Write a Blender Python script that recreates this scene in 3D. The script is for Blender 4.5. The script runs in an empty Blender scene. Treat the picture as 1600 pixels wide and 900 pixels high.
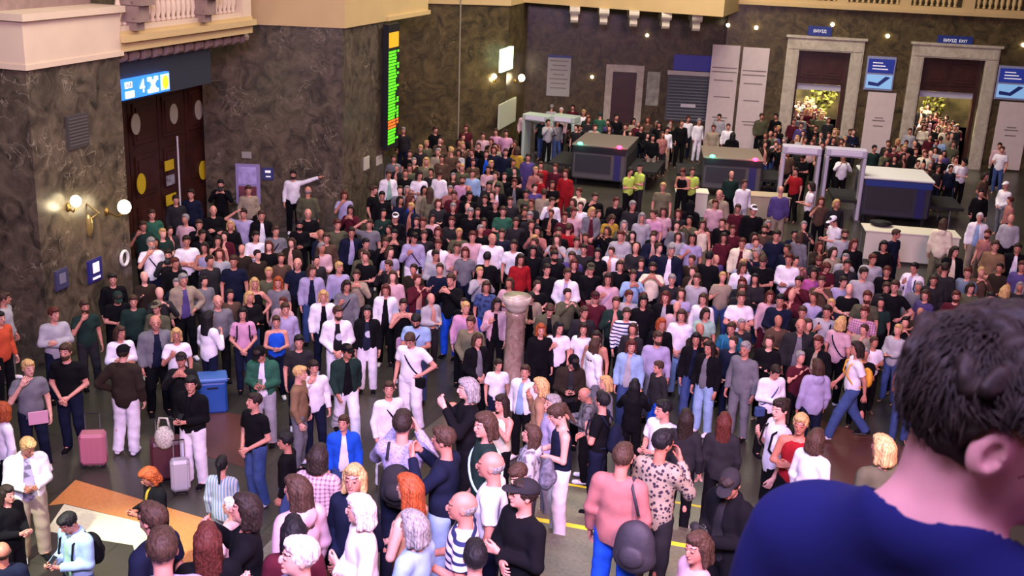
import bpy, math, random
import numpy as np
from mathutils import Matrix, Vector

sc = bpy.context.scene
COL = sc.collection
random.seed(7)
PI = math.pi
rad = math.radians

# ---------------------------------------------------------------- camera
F_PX, PITCH, ROLL, CAM_H = 1750.0, rad(17.7), rad(2.7), 8.8
_cp, _sp, _cr, _sr = math.cos(PITCH), math.sin(PITCH), math.cos(ROLL), math.sin(ROLL)
CAM_M = np.array([[_cr, -_sr, 0], [_sr, _cr, 0], [0, 0, 1]]) @ np.array([[1, 0, 0], [0, -_sp, -_cp], [0, _cp, -_sp]])
cam_data = bpy.data.cameras.new('camera')
cam = bpy.data.objects.new('camera', cam_data)
COL.objects.link(cam)
cam_data.sensor_width = 36.0
cam_data.lens = F_PX / 1600.0 * 36.0
_r = Vector(CAM_M[0]); _u = -Vector(CAM_M[1]); _b = -Vector(CAM_M[2])
cam.matrix_world = Matrix(((_r.x, _u.x, _b.x, 0), (_r.y, _u.y, _b.y, 0), (_r.z, _u.z, _b.z, CAM_H), (0, 0, 0, 1)))
cam_data.clip_start = 0.05
cam_data.clip_end = 300
cam_data.dof.use_dof = True
cam_data.dof.focus_distance = 19.0
cam_data.dof.aperture_fstop = 9.0
sc.camera = cam


def ray(x, y):
    return CAM_M.T @ np.array([(x - 800) / F_PX, (y - 450) / F_PX, 1.0])


def G(x, y, z=0.0):
    """point of the horizontal plane z seen at photo pixel x, y"""
    d = ray(x, y)
    t = (z - CAM_H) / d[2]
    return np.array([d[0] * t, d[1] * t, z])


def on_wall(x, y, p, d):
    """point of the vertical plane through p (xy) along d (xy) seen at pixel x, y"""
    r = ray(x, y)
    n = np.array([d[1], -d[0]])
    t = (n @ np.array(p)) / (n @ r[:2])
    return np.array([r[0] * t, r[1] * t, CAM_H + r[2] * t])


# ---------------------------------------------------------------- world, lights, exposure
def hexc(h):
    h = h.lstrip('#')
    c = [int(h[i:i + 2], 16) / 255 for i in (0, 2, 4)]
    return tuple((v / 12.92 if v <= 0.04045 else ((v + 0.055) / 1.055) ** 2.4) for v in c)


w = bpy.data.worlds.new('world')
sc.world = w
w.use_nodes = True
w.node_tree.nodes['Background'].inputs[0].default_value = (0.62, 0.60, 0.55, 1)
w.node_tree.nodes['Background'].inputs[1].default_value = 0.12


def area(name, loc, target, size, power, color, sy=None, spread=180):
    l = bpy.data.lights.new(name, 'AREA')
    l.shape = 'RECTANGLE'
    l.size = size
    l.size_y = sy or size
    l.energy = power
    l.color = color
    l.spread = rad(spread)
    o = bpy.data.objects.new(name, l)
    COL.objects.link(o)
    o.location = loc
    o.rotation_euler = (Vector(target) - Vector(loc)).to_track_quat('-Z', 'Y').to_euler()
    return o


def spot(name, loc, target, power, color, angle, blend=0.4, r=0.3):
    l = bpy.data.lights.new(name, 'SPOT')
    l.energy = power
    l.color = color
    l.spot_size = rad(angle)
    l.spot_blend = blend
    l.shadow_soft_size = r
    o = bpy.data.objects.new(name, l)
    COL.objects.link(o)
    o.location = loc
    o.rotation_euler = (Vector(target) - Vector(loc)).to_track_quat('-Z', 'Y').to_euler()
    return o


area('overhead_area_light', (6, 38, 15), (6, 38, 0), 10, 2700, (1.0, 0.90, 0.74))  # unseen area lights overhead for the hall's soft warm ambient
area('overhead_area_light', (0, 24, 15), (0, 24, 0), 9, 1150, (1.0, 0.86, 0.82))
area('left_hall_light', (-6, 16, 11), (-7, 20, 1), 3, 430, (1.0, 0.98, 0.90))
area('stage_light', (-1, 1, 12), (1, 19, 1), 3, 1500, (0.66, 0.52, 1.0), spread=110)
area('stage_light', (4, 2, 12), (3, 22, 1), 3, 1300, (1.0, 0.50, 0.62), spread=120)
spot('beam_light', (-7.5, 7, 11.5), (-5.3, 12.6, 0), 13000, (0.96, 1.0, 0.78), 22, 0.3)
area('balcony_fill_light', (1.9, -0.1, 8.9), (0.70, 1.35, 8.15), 0.6, 11, (0.78, 0.34, 1.0))  # added area lights near the camera, tinting the balcony man violet and blue
area('balcony_fill_light', (-0.6, 0.2, 10.2), (0.5, 1.35, 8.0), 0.6, 2.2, (0.45, 0.42, 1.0))
sc.view_settings.view_transform = 'Standard'
sc.view_settings.look = 'None'
sc.view_settings.gamma = 1.0
sc.view_settings.use_curve_mapping = False
sc.view_settings.exposure = 0.33

# ---------------------------------------------------------------- materials
MATS = {}
PAL = dict(white='#dcd9e0', cream='#d8cfb4', grey='#68686e', lgrey='#9d9ca1', dgrey='#252427', black='#0c0c10', navy='#13182c',
           blue='#1d4fc0', lblue='#8aa6c7', denim='#394b77', pink='#bd8da9', lpink='#bd9aa2', red='#8e1a21', burg='#491723',
           purple='#4c4174', lav='#9a93b3', green='#2b5845', dgreen='#1b2e29', mint='#8eb2a0', olive='#4e4f3c', khaki='#6b6751',
           beige='#908471', brown='#4e3c31', dbrown='#2a221c', tan='#7c6249', yellow='#a68832', orange='#b54a30', salmon='#9a6460',
           teal='#245f7c', peach='#9b785e', magenta='#a25089', lime='#b4cf5a')
CNAME = dict(lgrey='light grey', dgrey='dark grey', lblue='light blue', denim='denim blue', lpink='pale pink', burg='burgundy',
             lav='lavender', dgreen='dark green', mint='mint green', dbrown='dark brown', lime='high-visibility yellow')


def new_mat(name):
    m = bpy.data.materials.new(name)
    m.use_nodes = True
    nt = m.node_tree
    return m, nt, nt.nodes['Principled BSDF'], nt.nodes.new, nt.links.new


def plain(name, col, rough=0.5, metal=0.0, emit=None, es=1.0, noise=0.0, nscale=12.0, bump=0.0, spec=0.5, trans=0.0):
    if name in MATS:
        return MATS[name]
    m, nt, b, N, L = new_mat(name)
    c = hexc(col) if isinstance(col, str) else col
    b.inputs['Base Color'].default_value = (*c, 1)
    b.inputs['Roughness'].default_value = rough
    b.inputs['Metallic'].default_value = metal
    b.inputs['Specular IOR Level'].default_value = spec
    if trans:
        b.inputs['Transmission Weight'].default_value = trans
    if emit:
        b.inputs['Emission Color'].default_value = (*hexc(emit), 1)
        b.inputs['Emission Strength'].default_value = es
    if noise or bump:
        tc = N('ShaderNodeTexCoord')
        nz = N('ShaderNodeTexNoise')
        nz.inputs['Scale'].default_value = nscale
        nz.inputs['Detail'].default_value = 4
        L(tc.outputs['Object'], nz.inputs['Vector'])
        if noise:
            mx = N('ShaderNodeMixRGB')
            mx.blend_type = 'MULTIPLY'
            mx.inputs[0].default_value = 1
            mx.inputs[1].default_value = (*c, 1)
            rmp = N('ShaderNodeMapRange')
            rmp.inputs['From Min'].default_value = 0.3
            rmp.inputs['From Max'].default_value = 0.7
            rmp.inputs['To Min'].default_value = 1 - noise
            rmp.inputs['To Max'].default_value = 1 + noise
            L(nz.outputs[0], rmp.inputs[0])
            L(rmp.outputs[0], mx.inputs[2])
            L(mx.outputs[0], b.inputs['Base Color'])
        if bump:
            bp = N('ShaderNodeBump')
            bp.inputs['Strength'].default_value = bump
            bp.inputs['Distance'].default_value = 0.02
            L(nz.outputs[0], bp.inputs['Height'])
            L(bp.outputs[0], b.inputs['Normal'])
    MATS[name] = m
    return m


def cloth(code):
    """fabric of a palette colour, with an optional woven or printed pattern: colour*pattern"""
    key = 'fabric_' + code
    if key in MATS:
        return MATS[key]
    base, _, pat = code.partition('*')
    if not pat:
        return plain(key, PAL[base], 0.9, noise=0.12, nscale=9, bump=0.3, spec=0.12)
    m, nt, b, N, L = new_mat(key)
    c = np.array(hexc(PAL[base]))
    b.inputs['Roughness'].default_value = 0.85
    b.inputs['Specular IOR Level'].default_value = 0.25
    tc = N('ShaderNodeTexCoord')
    c2 = {'stripe': hexc('#222a52'), 'vstripe': hexc('#5b7c9c'), 'plaid': tuple(c * 0.3), 'print': tuple(c * 0.35), 'grain': tuple(c * 0.55),
          'leopard': hexc('#2c2230'), 'emblem': hexc('#b9bcc8')}[pat]
    mix = N('ShaderNodeMixRGB')
    mix.inputs[1].default_value = (*c, 1)
    mix.inputs[2].default_value = (*c2, 1)
    L(mix.outputs[0], b.inputs['Base Color'])
    if pat in ('stripe', 'vstripe', 'plaid'):
        facs = []
        for ax in {'stripe': 'Z', 'vstripe': 'X', 'plaid': 'XZ'}[pat]:
            wv = N('ShaderNodeTexWave')
            wv.bands_direction = ax
            wv.inputs['Scale'].default_value = 4.2 if pat == 'stripe' else 7.0
            wv.inputs['Distortion'].default_value = 0.6
            L(tc.outputs['Object'], wv.inputs[0])
            rp = N('ShaderNodeMapRange')
            rp.inputs['From Min'].default_value = 0.62
            rp.inputs['From Max'].default_value = 0.72
            L(wv.outputs['Fac'], rp.inputs[0])
            facs.append(rp.outputs[0])
        if len(facs) == 2:
            ad = N('ShaderNodeMath')
            ad.operation = 'MULTIPLY_ADD'
            ad.inputs[1].default_value = 0.5
            L(facs[0], ad.inputs[0])
            mu = N('ShaderNodeMath')
            mu.operation = 'MULTIPLY'
            mu.inputs[1].default_value = 0.5
            L(facs[1], mu.inputs[0])
            L(mu.outputs[0], ad.inputs[2])
            L(ad.outputs[0], mix.inputs[0])
        else:
            L(facs[0], mix.inputs[0])
    elif pat == 'emblem':
        sx = N('ShaderNodeVectorMath')
        sx.operation = 'DISTANCE'
        sx.inputs[1].default_value = (0.03, -0.14, 1.24)
        L(tc.outputs['Object'], sx.inputs[0])
        rp = N('ShaderNodeMapRange')
        rp.inputs['From Min'].default_value = 0.075
        rp.inputs['From Max'].default_value = 0.065
        L(sx.outputs['Value'], rp.inputs[0])
        L(rp.outputs[0], mix.inputs[0])
    else:
        vo = N('ShaderNodeTexNoise' if pat != 'leopard' else 'ShaderNodeTexVoronoi')
        vo.inputs['Scale'].default_value = {'print': 14, 'grain': 60, 'leopard': 26}[pat]
        L(tc.outputs['Object'], vo.inputs['Vector'])
        rp = N('ShaderNodeMapRange')
        a, z = {'print': (0.5, 0.6), 'grain': (0.45, 0.65), 'leopard': (0.45, 0.35)}[pat]
        rp.inputs['From Min'].default_value = a
        rp.inputs['From Max'].default_value = z
        L(vo.outputs[0], rp.inputs[0])
        L(rp.outputs[0], mix.inputs[0])
    MATS[key] = m
    return m


def skin(k):
    cols = ['#c48a78', '#b57a68', '#d09c8a', '#a86e58']
    name = 'skin_tone_%s' % 'abcd'[k]
    if name in MATS:
        return MATS[name]
    m = plain(name, cols[k], 0.55, noise=0.10, nscale=14, bump=0.05, spec=0.4)
    b = m.node_tree.nodes['Principled BSDF']
    b.inputs['Subsurface Weight'].default_value = 0.12
    b.inputs['Subsurface Radius'].default_value = (0.02, 0.008, 0.004)
    return m


HAIRC = dict(black='#0e0c0f', dbrown='#211711', brown='#3a281d', auburn='#4a2018', ginger='#8a3f1c', blonde='#b08f5c', grey='#7d7a78',
             white='#c4b8b8', khaki='#5f604e', dgrey='#3b3c3a', dgreen='#1c2c26', burg='#5a2233', olive='#4b4a38', pink='#9c6a74')


def hairmat(c):
    name = 'hair_' + c
    if name in MATS:
        return MATS[name]
    m, nt, b, N, L = new_mat(name)
    col = np.array(hexc(HAIRC[c]))
    tc = N('ShaderNodeTexCoord')
    mp = N('ShaderNodeMapping')
    mp.inputs['Scale'].default_value = (90, 90, 12)
    nz = N('ShaderNodeTexNoise')
    nz.inputs['Scale'].default_value = 1.0
    nz.inputs['Detail'].default_value = 3
    L(tc.outputs['Object'], mp.inputs[0])
    L(mp.outputs[0], nz.inputs['Vector'])
    cr = N('ShaderNodeValToRGB')
    cr.color_ramp.elements[0].position = 0.3
    cr.color_ramp.elements[0].color = (*(col * 0.5), 1)
    cr.color_ramp.elements[1].position = 0.7
    cr.color_ramp.elements[1].color = (*np.minimum(col * 1.7, 1), 1)
    L(nz.outputs[0], cr.inputs[0])
    L(cr.outputs[0], b.inputs['Base Color'])
    bp = N('ShaderNodeBump')
    bp.inputs['Strength'].default_value = 0.6
    bp.inputs['Distance'].default_value = 0.006
    L(nz.outputs[0], bp.inputs['Height'])
    L(bp.outputs[0], b.inputs['Normal'])
    b.inputs['Roughness'].default_value = 0.68
    b.inputs['Specular IOR Level'].default_value = 0.3
    MATS[name] = m
    return m


def marble(name, base, light, vein, scale=0.9, rough=0.28):
    if name in MATS:
        return MATS[name]
    m, nt, b, N, L = new_mat(name)
    tc = N('ShaderNodeTexCoord')
    n1 = N('ShaderNodeTexNoise')
    n1.inputs['Scale'].default_value = scale * 1.6
    n1.inputs['Detail'].default_value = 9
    n1.inputs['Roughness'].default_value = 0.62
    n1.inputs['Distortion'].default_value = 1.4
    L(tc.outputs['Object'], n1.inputs['Vector'])
    cr = N('ShaderNodeValToRGB')
    e = cr.color_ramp.elements
    e[0].position = 0.32
    e[0].color = (*hexc(base), 1)
    e[1].position = 0.72
    e[1].color = (*hexc(light), 1)
    L(n1.outputs[0], cr.inputs[0])
    n2 = N('ShaderNodeTexNoise')
    n2.inputs['Scale'].default_value = scale
    n2.inputs['Detail'].default_value = 6
    n2.inputs['Distortion'].default_value = 2.2
    L(tc.outputs['Object'], n2.inputs['Vector'])
    sub = N('ShaderNodeMath')
    sub.operation = 'SUBTRACT'
    sub.inputs[1].default_value = 0.5
    L(n2.outputs[0], sub.inputs[0])
    ab = N('ShaderNodeMath')
    ab.operation = 'ABSOLUTE'
    L(sub.outputs[0], ab.inputs[0])
    rp = N('ShaderNodeMapRange')
    rp.inputs['From Min'].default_value = 0.012
    rp.inputs['From Max'].default_value = 0.0
    rp.inputs['To Max'].default_value = 0.65
    L(ab.outputs[0], rp.inputs[0])
    n3 = N('ShaderNodeTexNoise')
    n3.inputs['Scale'].default_value = scale * 0.8
    L(tc.outputs['Object'], n3.inputs['Vector'])
    gate = N('ShaderNodeMapRange')
    gate.inputs['From Min'].default_value = 0.5
    gate.inputs['From Max'].default_value = 0.62
    L(n3.outputs[0], gate.inputs[0])
    mul = N('ShaderNodeMath')
    mul.operation = 'MULTIPLY'
    L(rp.outputs[0], mul.inputs[0])
    L(gate.outputs[0], mul.inputs[1])
    mix = N('ShaderNodeMixRGB')
    mix.inputs[2].default_value = (*hexc(vein), 1)
    L(mul.outputs[0], mix.inputs[0])
    L(cr.outputs[0], mix.inputs[1])
    L(mix.outputs[0], b.inputs['Base Color'])
    b.inputs['Roughness'].default_value = rough
    MATS[name] = m
    return m


M_MARBLE = marble('brown_marble', '#2b2822', '#6c604e', '#a89c84', 1.35)
M_MARBLE_G = marble('green_marble', '#2e2a1e', '#645638', '#8c7c58', 1.3)
M_MARBLE_W = marble('white_marble', '#a49b88', '#c8c0ac', '#7c7466', 1.6)
M_MARBLE_P = marble('pink_marble', '#6c5548', '#a08a7c', '#d8cfc4', 3.0)
M_CREAM = plain('cream_plaster', '#cdb89c', 0.7, noise=0.05, nscale=1.2)
M_OCHRE = plain('ochre_plaster', '#c0a672', 0.7, noise=0.05, nscale=1.2)
M_STONE = plain('mauve_stone', '#8a7468', 0.6, noise=0.15, nscale=5)
M_WOOD = plain('dark_red_wood', '#3a1d15', 0.4, noise=0.25, nscale=3)
M_DARK = plain('dark_metal', '#1c1e24', 0.4, metal=0.3)
M_BLUEP = plain('blue_panel', '#23377f', 0.4)
M_WHITEP = plain('white_panel', '#d2d2cf', 0.5)
M_BANNER = plain('banner_paper', '#cdbfb9', 0.6, noise=0.04, nscale=4)
M_INK = plain('grey_ink', '#7c706c', 0.7)
M_LAMP = plain('lamp_glass', '#fff2d0', 0.3, emit='#ffe9b8', es=9)
M_STEEL = plain('steel', '#8d8f94', 0.35, metal=0.7)
M_GREYM = plain('grey_machine_paint', '#4b4a4a', 0.5)
M_RUBBER = plain('rubber', '#101012', 0.8)


# ---------------------------------------------------------------- mesh helpers
def link(name, me, mats, parent=None, loc=None):
    o = bpy.data.objects.new(name, me)
    COL.objects.link(o)
    for m in (mats if isinstance(mats, (list, tuple)) else [mats]):
        if len(me.materials) < len(mats if isinstance(mats, (list, tuple)) else [mats]):
            me.materials.append(m)
    if parent:
        o.parent = parent
    if loc is not None:
        o.location = loc
    return o


def tag(o, label=None, cat=None, group=None, kind=None):
    for k, v in (('label', label), ('category', cat), ('group', group), ('kind', kind)):
        if v:
            o[k] = v
    return o


def empty(name, loc=(0, 0, 0), rz=0.0):
    o = bpy.data.objects.new(name, None)
    COL.objects.link(o)
    o.location = loc
    o.rotation_euler = (0, 0, rz)
    o.empty_display_size = 0.2
    return o


class MB:
    """collects simple shapes and links them as one mesh object"""

    def __init__(s):
        s.v, s.f, s.mi = [], [], []

    def add(s, vs, fs, mi=0):
        n = len(s.v)
        s.v += [tuple(map(float, p)) for p in vs]
        s.f += [tuple(i + n for i in f) for f in fs]
        s.mi += [mi] * len(fs)
        return s

    def box(s, a, b, mi=0, M=None, bev=0.0):
        (x0, y0, z0), (x1, y1, z1) = a, b
        if bev <= 0:
            vs = [(x, y, z) for z in (z0, z1) for x, y in ((x0, y0), (x1, y0), (x1, y1), (x0, y1))]
            fs = [(3, 2, 1, 0), (4, 5, 6, 7), (0, 1, 5, 4), (1, 2, 6, 5), (2, 3, 7, 6), (3, 0, 4, 7)]
        else:
            e = bev
            ring = lambda i, z: [(x0 + i, y0 + e, z), (x0 + e, y0 + i, z), (x1 - e, y0 + i, z), (x1 - i, y0 + e, z),
                                 (x1 - i, y1 - e, z), (x1 - e, y1 - i, z), (x0 + e, y1 - i, z), (x0 + i, y1 - e, z)]
            lev = [[(x0 + e + 0 * x, y0 + e, z0) for x in range(1)]]
            vs = []
            for z, ins in ((z0, e * 0.7), (z0 + e, 0), (z1 - e, 0), (z1, e * 0.7)):
                vs += [(min(max(px, x0 + ins), x1 - ins), min(max(py, y0 + ins), y1 - ins), z) for px, py, _ in ring(0, z)]
            fs = [tuple(range(7, -1, -1)), tuple(range(24, 32))]
            for l in range(3):
                for i in range(8):
                    j = (i + 1) % 8
                    fs.append((l * 8 + i, l * 8 + j, l * 8 + 8 + j, l * 8 + 8 + i))
        if M is not None:
            vs = [tuple(M @ Vector(p)) for p in vs]
        return s.add(vs, fs, mi)

    def tube(s, pts, r, seg=10, mi=0, caps=True):
        pts = [Vector(p) for p in pts]
        rs = r if isinstance(r, (list, tuple)) else [r] * len(pts)
        rings = []
        prev = None
        for i, p in enumerate(pts):
            d = (pts[min(i + 1, len(pts) - 1)] - pts[max(i - 1, 0)]).normalized()
            a = d.orthogonal().normalized() if prev is None else (prev - d * prev.dot(d)).normalized()
            prev = a
            b = d.cross(a)
            rings.append([p + (a * math.cos(2 * PI * k / seg) + b * math.sin(2 * PI * k / seg)) * rs[i] for k in range(seg)])
        vs = [q for rg in rings for q in rg]
        fs = []
        for l in range(len(pts) - 1):
            for k in range(seg):
                j = (k + 1) % seg
                fs.append((l * seg + k, l * seg + j, (l + 1) * seg + j, (l + 1) * seg + k))
        if caps:
            fs.append(tuple(range(seg - 1, -1, -1)))
            fs.append(tuple(range((len(pts) - 1) * seg, len(pts) * seg)))
        return s.add(vs, fs, mi)

    def lathe(s, prof, c=(0, 0, 0), seg=16, mi=0):
        return s.tube([(c[0], c[1], c[2] + z + 1e-5 * i) for i, (r, z) in enumerate(prof)], [max(r, 1e-4) for r, z in prof], seg, mi)

    def ball(s, c, r, seg=14, mi=0):
        n = seg // 2
        r = r if isinstance(r, (tuple, list)) else (r, r, r)
        vs, fs = [], []
        for i in range(n + 1):
            t = PI * i / n
            for k in range(seg):
                a = 2 * PI * k / seg
                vs.append((c[0] + r[0] * math.sin(t) * math.cos(a), c[1] + r[1] * math.sin(t) * math.sin(a), c[2] + r[2] * math.cos(t)))
        for i in range(n):
            for k in range(seg):
                j = (k + 1) % seg
                fs.append((i * seg + k, (i + 1) * seg + k, (i + 1) * seg + j, i * seg + j))
        return s.add(vs, fs, mi)

    def prism(s, poly, z0, z1, mi=0):
        n = len(poly)
        vs = [(p[0], p[1], z0) for p in poly] + [(p[0], p[1], z1) for p in poly]
        fs = [tuple(range(n - 1, -1, -1)), tuple(range(n, 2 * n))] + [(i, (i + 1) % n, n + (i + 1) % n, n + i) for i in range(n)]
        return s.add(vs, fs, mi)

    def build(s, name, mats, parent=None, smooth=False, loc=None):
        me = bpy.data.meshes.new(name)
        me.from_pydata(s.v, [], s.f)
        me.polygons.foreach_set('material_index', s.mi)
        if smooth:
            me.polygons.foreach_set('use_smooth', [True] * len(s.f))
        me.update()
        import bmesh
        bm = bmesh.new()
        bm.from_mesh(me)
        bmesh.ops.recalc_face_normals(bm, faces=bm.faces)
        bm.to_mesh(me)
        bm.free()
        return link(name, me, mats, parent, loc)


def wall_frame(p, d):
    """local frame of a wall: x along the wall, y out towards the hall (the camera side), z up; origin on the floor at p"""
    d = np.array(d, float)
    d /= np.linalg.norm(d)
    n = np.array([d[1], -d[0]])
    if n @ (-np.array(p)) < 0:
        n = -n
    return Matrix(((d[0], n[0], 0, p[0]), (d[1], n[1], 0, p[1]), (0, 0, 1, 0), (0, 0, 0, 1)))


# ---------------------------------------------------------------- the hall
S_DIR = np.array([math.sin(rad(14.5)), math.cos(rad(14.5))])
N_DIR = np.array([math.cos(rad(14.5)), -math.sin(rad(14.5))])
A = np.array([-8.45, 23.7])                 # corner of the left pier next to the door recess
B = A - 2.95 * S_DIR
P1 = np.array([-9.05, 31.9])
P2 = np.array([-5.08, 32.1])
P3 = P2 + 3.2 * S_DIR
F1 = P3 + 9.0 * S_DIR + np.array([0, 0])
D0 = A - 2.4 * N_DIR + np.array([0, .0])
D1 = P1 + 0.35 * S_DIR - 0.3 * N_DIR
D0 = D1 - 9.0 * S_DIR


def wall(name, poly, z0, z1, m):
    o = MB().prism([tuple(p) for p in poly], z0, z1).build(name, m)
    tag(o, kind='structure')
    return o


fl = MB().prism([(-24, -6), (40, -6), (40, 62), (-24, 62)], -0.3, 0.0)


def floor_mat():
    m, nt, b, N, L = new_mat('floor_granite')
    tc = N('ShaderNodeTexCoord')
    mp = N('ShaderNodeMapping')
    mp.inputs['Rotation'].default_value = (0, 0, rad(14.5))
    L(tc.outputs['Object'], mp.inputs[0])
    br = N('ShaderNodeTexBrick')
    br.offset = 0.0
    br.inputs['Scale'].default_value = 1.0
    br.inputs['Brick Width'].default_value = 0.9
    br.inputs['Row Height'].default_value = 0.9
    br.inputs['Mortar Size'].default_value = 0.008
    br.inputs['Color1'].default_value = (*hexc('#34322c'), 1)
    br.inputs['Color2'].default_value = (*hexc('#3c3a32'), 1)
    br.inputs['Mortar'].default_value = (*hexc('#26241f'), 1)
    L(mp.outputs[0], br.inputs['Vector'])
    nz = N('ShaderNodeTexNoise')
    nz.inputs['Scale'].default_value = 30
    nz.inputs['Detail'].default_value = 5
    L(tc.outputs['Object'], nz.inputs['Vector'])
    rp = N('ShaderNodeMapRange')
    rp.inputs['To Min'].default_value = 0.6
    rp.inputs['To Max'].default_value = 1.4
    L(nz.outputs[0], rp.inputs[0])
    mx = N('ShaderNodeMixRGB')
    mx.blend_type = 'MULTIPLY'
    mx.inputs[0].default_value = 1
    L(br.outputs['Color'], mx.inputs[1])
    L(rp.outputs[0], mx.inputs[2])
    L(mx.outputs[0], b.inputs['Base Color'])
    b.inputs['Roughness'].default_value = 0.32
    return m


tag(fl.build('floor', floor_mat()), kind='structure')


def inlay(name, px, m, z=0.004):
    pts = [G(x, y)[:2] for x, y in px]
    o = MB().prism([tuple(p) for p in pts], 0.0, z).build(name, m)
    tag(o, kind='structure')


inlay('floor_band_orange', [(76, 790), (118, 750), (345, 818), (345, 905), (290, 905), (262, 826), (100, 787)], plain('orange_granite', '#b97a45', 0.35, noise=0.15, nscale=20))
inlay('floor_band_cream', [(72, 830), (100, 788), (262, 826), (290, 905), (340, 905), (345, 960), (230, 960), (208, 852)], plain('cream_granite', '#c9c9a8', 0.35, noise=0.1, nscale=20))
inlay('floor_band_red', [(322, 640), (420, 655), (398, 735), (318, 712)], plain('red_granite', '#54342c', 0.35, noise=0.15, nscale=20))
inlay('floor_band_red_front', [(1275, 655), (1420, 700), (1400, 790), (1255, 735)], MATS['red_granite'])

# the central staircase: it climbs from the floor to the landing in front of the gallery
ST_L, ST_R, ST_S0, ST_S1, ST_H = -5.1, 1.6, 9.2, 16.4, 3.0
ST_LT = -3.5        # left edge at the head of the flight; the landing widens again behind it
N_STEP = 20


def st_left(s_):
    if s_ < ST_S0:
        return -4.6
    return ST_LT + (ST_L - ST_LT) * (s_ - ST_S0) / (ST_S1 - ST_S0)


def ground_z(x, y):
    s_ = x * S_DIR[0] + y * S_DIR[1]
    n_ = x * N_DIR[0] + y * N_DIR[1]
    if s_ > ST_S1 or n_ > ST_R - .15 or n_ < st_left(s_) + .15:
        return 0.0
    if s_ <= ST_S0:
        return ST_H
    return ST_H * math.ceil((ST_S1 - s_) / (ST_S1 - ST_S0) * N_STEP - 1e-6) / N_STEP


def sn(s_, n_):
    return tuple(S_DIR * s_ + N_DIR * n_)


M_STEP = plain('stair_granite', '#5a5646', .45, noise=.25, nscale=24)
stp = MB()
dz, dsn = ST_H / N_STEP, (ST_S1 - ST_S0) / N_STEP
for k in range(N_STEP):
    sa, sb = ST_S1 - k * dsn, ST_S1 - (k + 1) * dsn
    stp.prism([sn(sa, st_left(sa) + .1), sn(sa, ST_R - .1), sn(sb, ST_R - .1), sn(sb, st_left(sb + .001) + .1)], 0, (k + 1) * dz)
stp.prism([sn(ST_S0 + .001, -4.6), sn(ST_S0 + .001, ST_R - .1), sn(2.6, ST_R - .1), sn(2.6, -4.6)], 0, ST_H)
tag(stp.build('floor_stairs', M_STEP), kind='structure')
for k_ in (0, 13):
    s_ = ST_S1 - k_ * dsn
    z_ = (k_ + 1) * dz
    q_ = [sn(s_ - .02, st_left(s_) + .3), sn(s_ - .02, ST_R - .3), sn(s_ - .12, ST_R - .3), sn(s_ - .12, st_left(s_) + .3)]
    o_ = MB().prism(q_, z_, z_ + .006).build('trim_9', plain('yellow_floor_tape', '#e8d42a', 0.6))
    tag(o_, kind='structure')
M_OLIVE = marble('olive_marble', '#2c2c22', '#4c4a3a', '#77735c', 1.4, .35)
for k_ in (0, 1):
    pr = [(ST_S1 + .7, 0, ST_L - .15, ST_R), (ST_S1 + .7, .85, ST_L - .15, ST_R), (ST_S0, ST_H + .8, ST_LT, ST_R), (ST_S0, 0, ST_LT, ST_R)]
    if k_:
        pr = pr[:3] + [(2.6, ST_H + .8, 0, ST_R), (2.6, 0, 0, ST_R)]
    vs = [(*sn(q_[0], q_[2 + k_] - .14), q_[1]) for q_ in pr] + [(*sn(q_[0], q_[2 + k_] + .14), q_[1]) for q_ in pr]
    m_ = len(pr)
    w_ = MB().add(vs, [tuple(range(m_)), tuple(range(2 * m_ - 1, m_ - 1, -1))] + [(i, (i + 1) % m_, m_ + (i + 1) % m_, m_ + i) for i in range(m_)])
    tag(w_.build('wall_stair_' + ('left', 'right')[k_], M_OLIVE), kind='structure')

# left pier: marble below, cream block above
lp = [A, B, B - 6.5 * N_DIR, A - 6.5 * N_DIR - 0 * S_DIR]
wall('wall_left_pier', lp, 0, 6.0, M_MARBLE)
up = [A + .04 * S_DIR + .05 * N_DIR, B - .05 * S_DIR + .05 * N_DIR, B - 6.5 * N_DIR - .05 * S_DIR, A - 6.5 * N_DIR + .04 * S_DIR]
wall('wall_left_pier_parapet', up, 6.0, 6.82, M_CREAM)
up2 = [A + .12 * S_DIR + .14 * N_DIR, B - .14 * S_DIR + .14 * N_DIR, B - 6.5 * N_DIR - .14 * S_DIR, A - 6.5 * N_DIR + .12 * S_DIR]
wall('trim_1', up2, 6.82, 6.95, M_CREAM)
up3 = [A + .07 * S_DIR + .08 * N_DIR, B - .08 * S_DIR + .08 * N_DIR, B - 6.5 * N_DIR - .08 * S_DIR, A - 6.5 * N_DIR + .07 * S_DIR]
wall('trim_2', up3, 5.93, 6.03, M_CREAM)
wall('wall_left_upper', [A - .6 * N_DIR, B - .6 * N_DIR, B - 6.5 * N_DIR, A - 6.5 * N_DIR], 6.95, 14, M_STONE)
# far left wall towards the camera
BL = B - 6.4 * N_DIR
wall('wall_left_near', [BL, BL - 26 * S_DIR, BL - 26 * S_DIR - .5 * N_DIR, BL - .5 * N_DIR], 0, 14, M_MARBLE)
# recess back wall with the doors
wall('wall_left_recess', [D0, D1, D1 - .5 * N_DIR, D0 - .5 * N_DIR], 0, 14, M_MARBLE)
# second pier
wall('wall_middle_pier', [P1, P2, P3, P3 - 4.5 * N_DIR, P1 - .5 * N_DIR + .6 * S_DIR], 0, 5.97, M_MARBLE)
wall('wall_middle_pier_upper', [P1 + (0, -.04), P2 + (.06, -.05), P3 + .05 * N_DIR, P3 - 4.5 * N_DIR, P1 - .5 * N_DIR + .6 * S_DIR], 5.97, 14, M_OCHRE)
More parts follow.
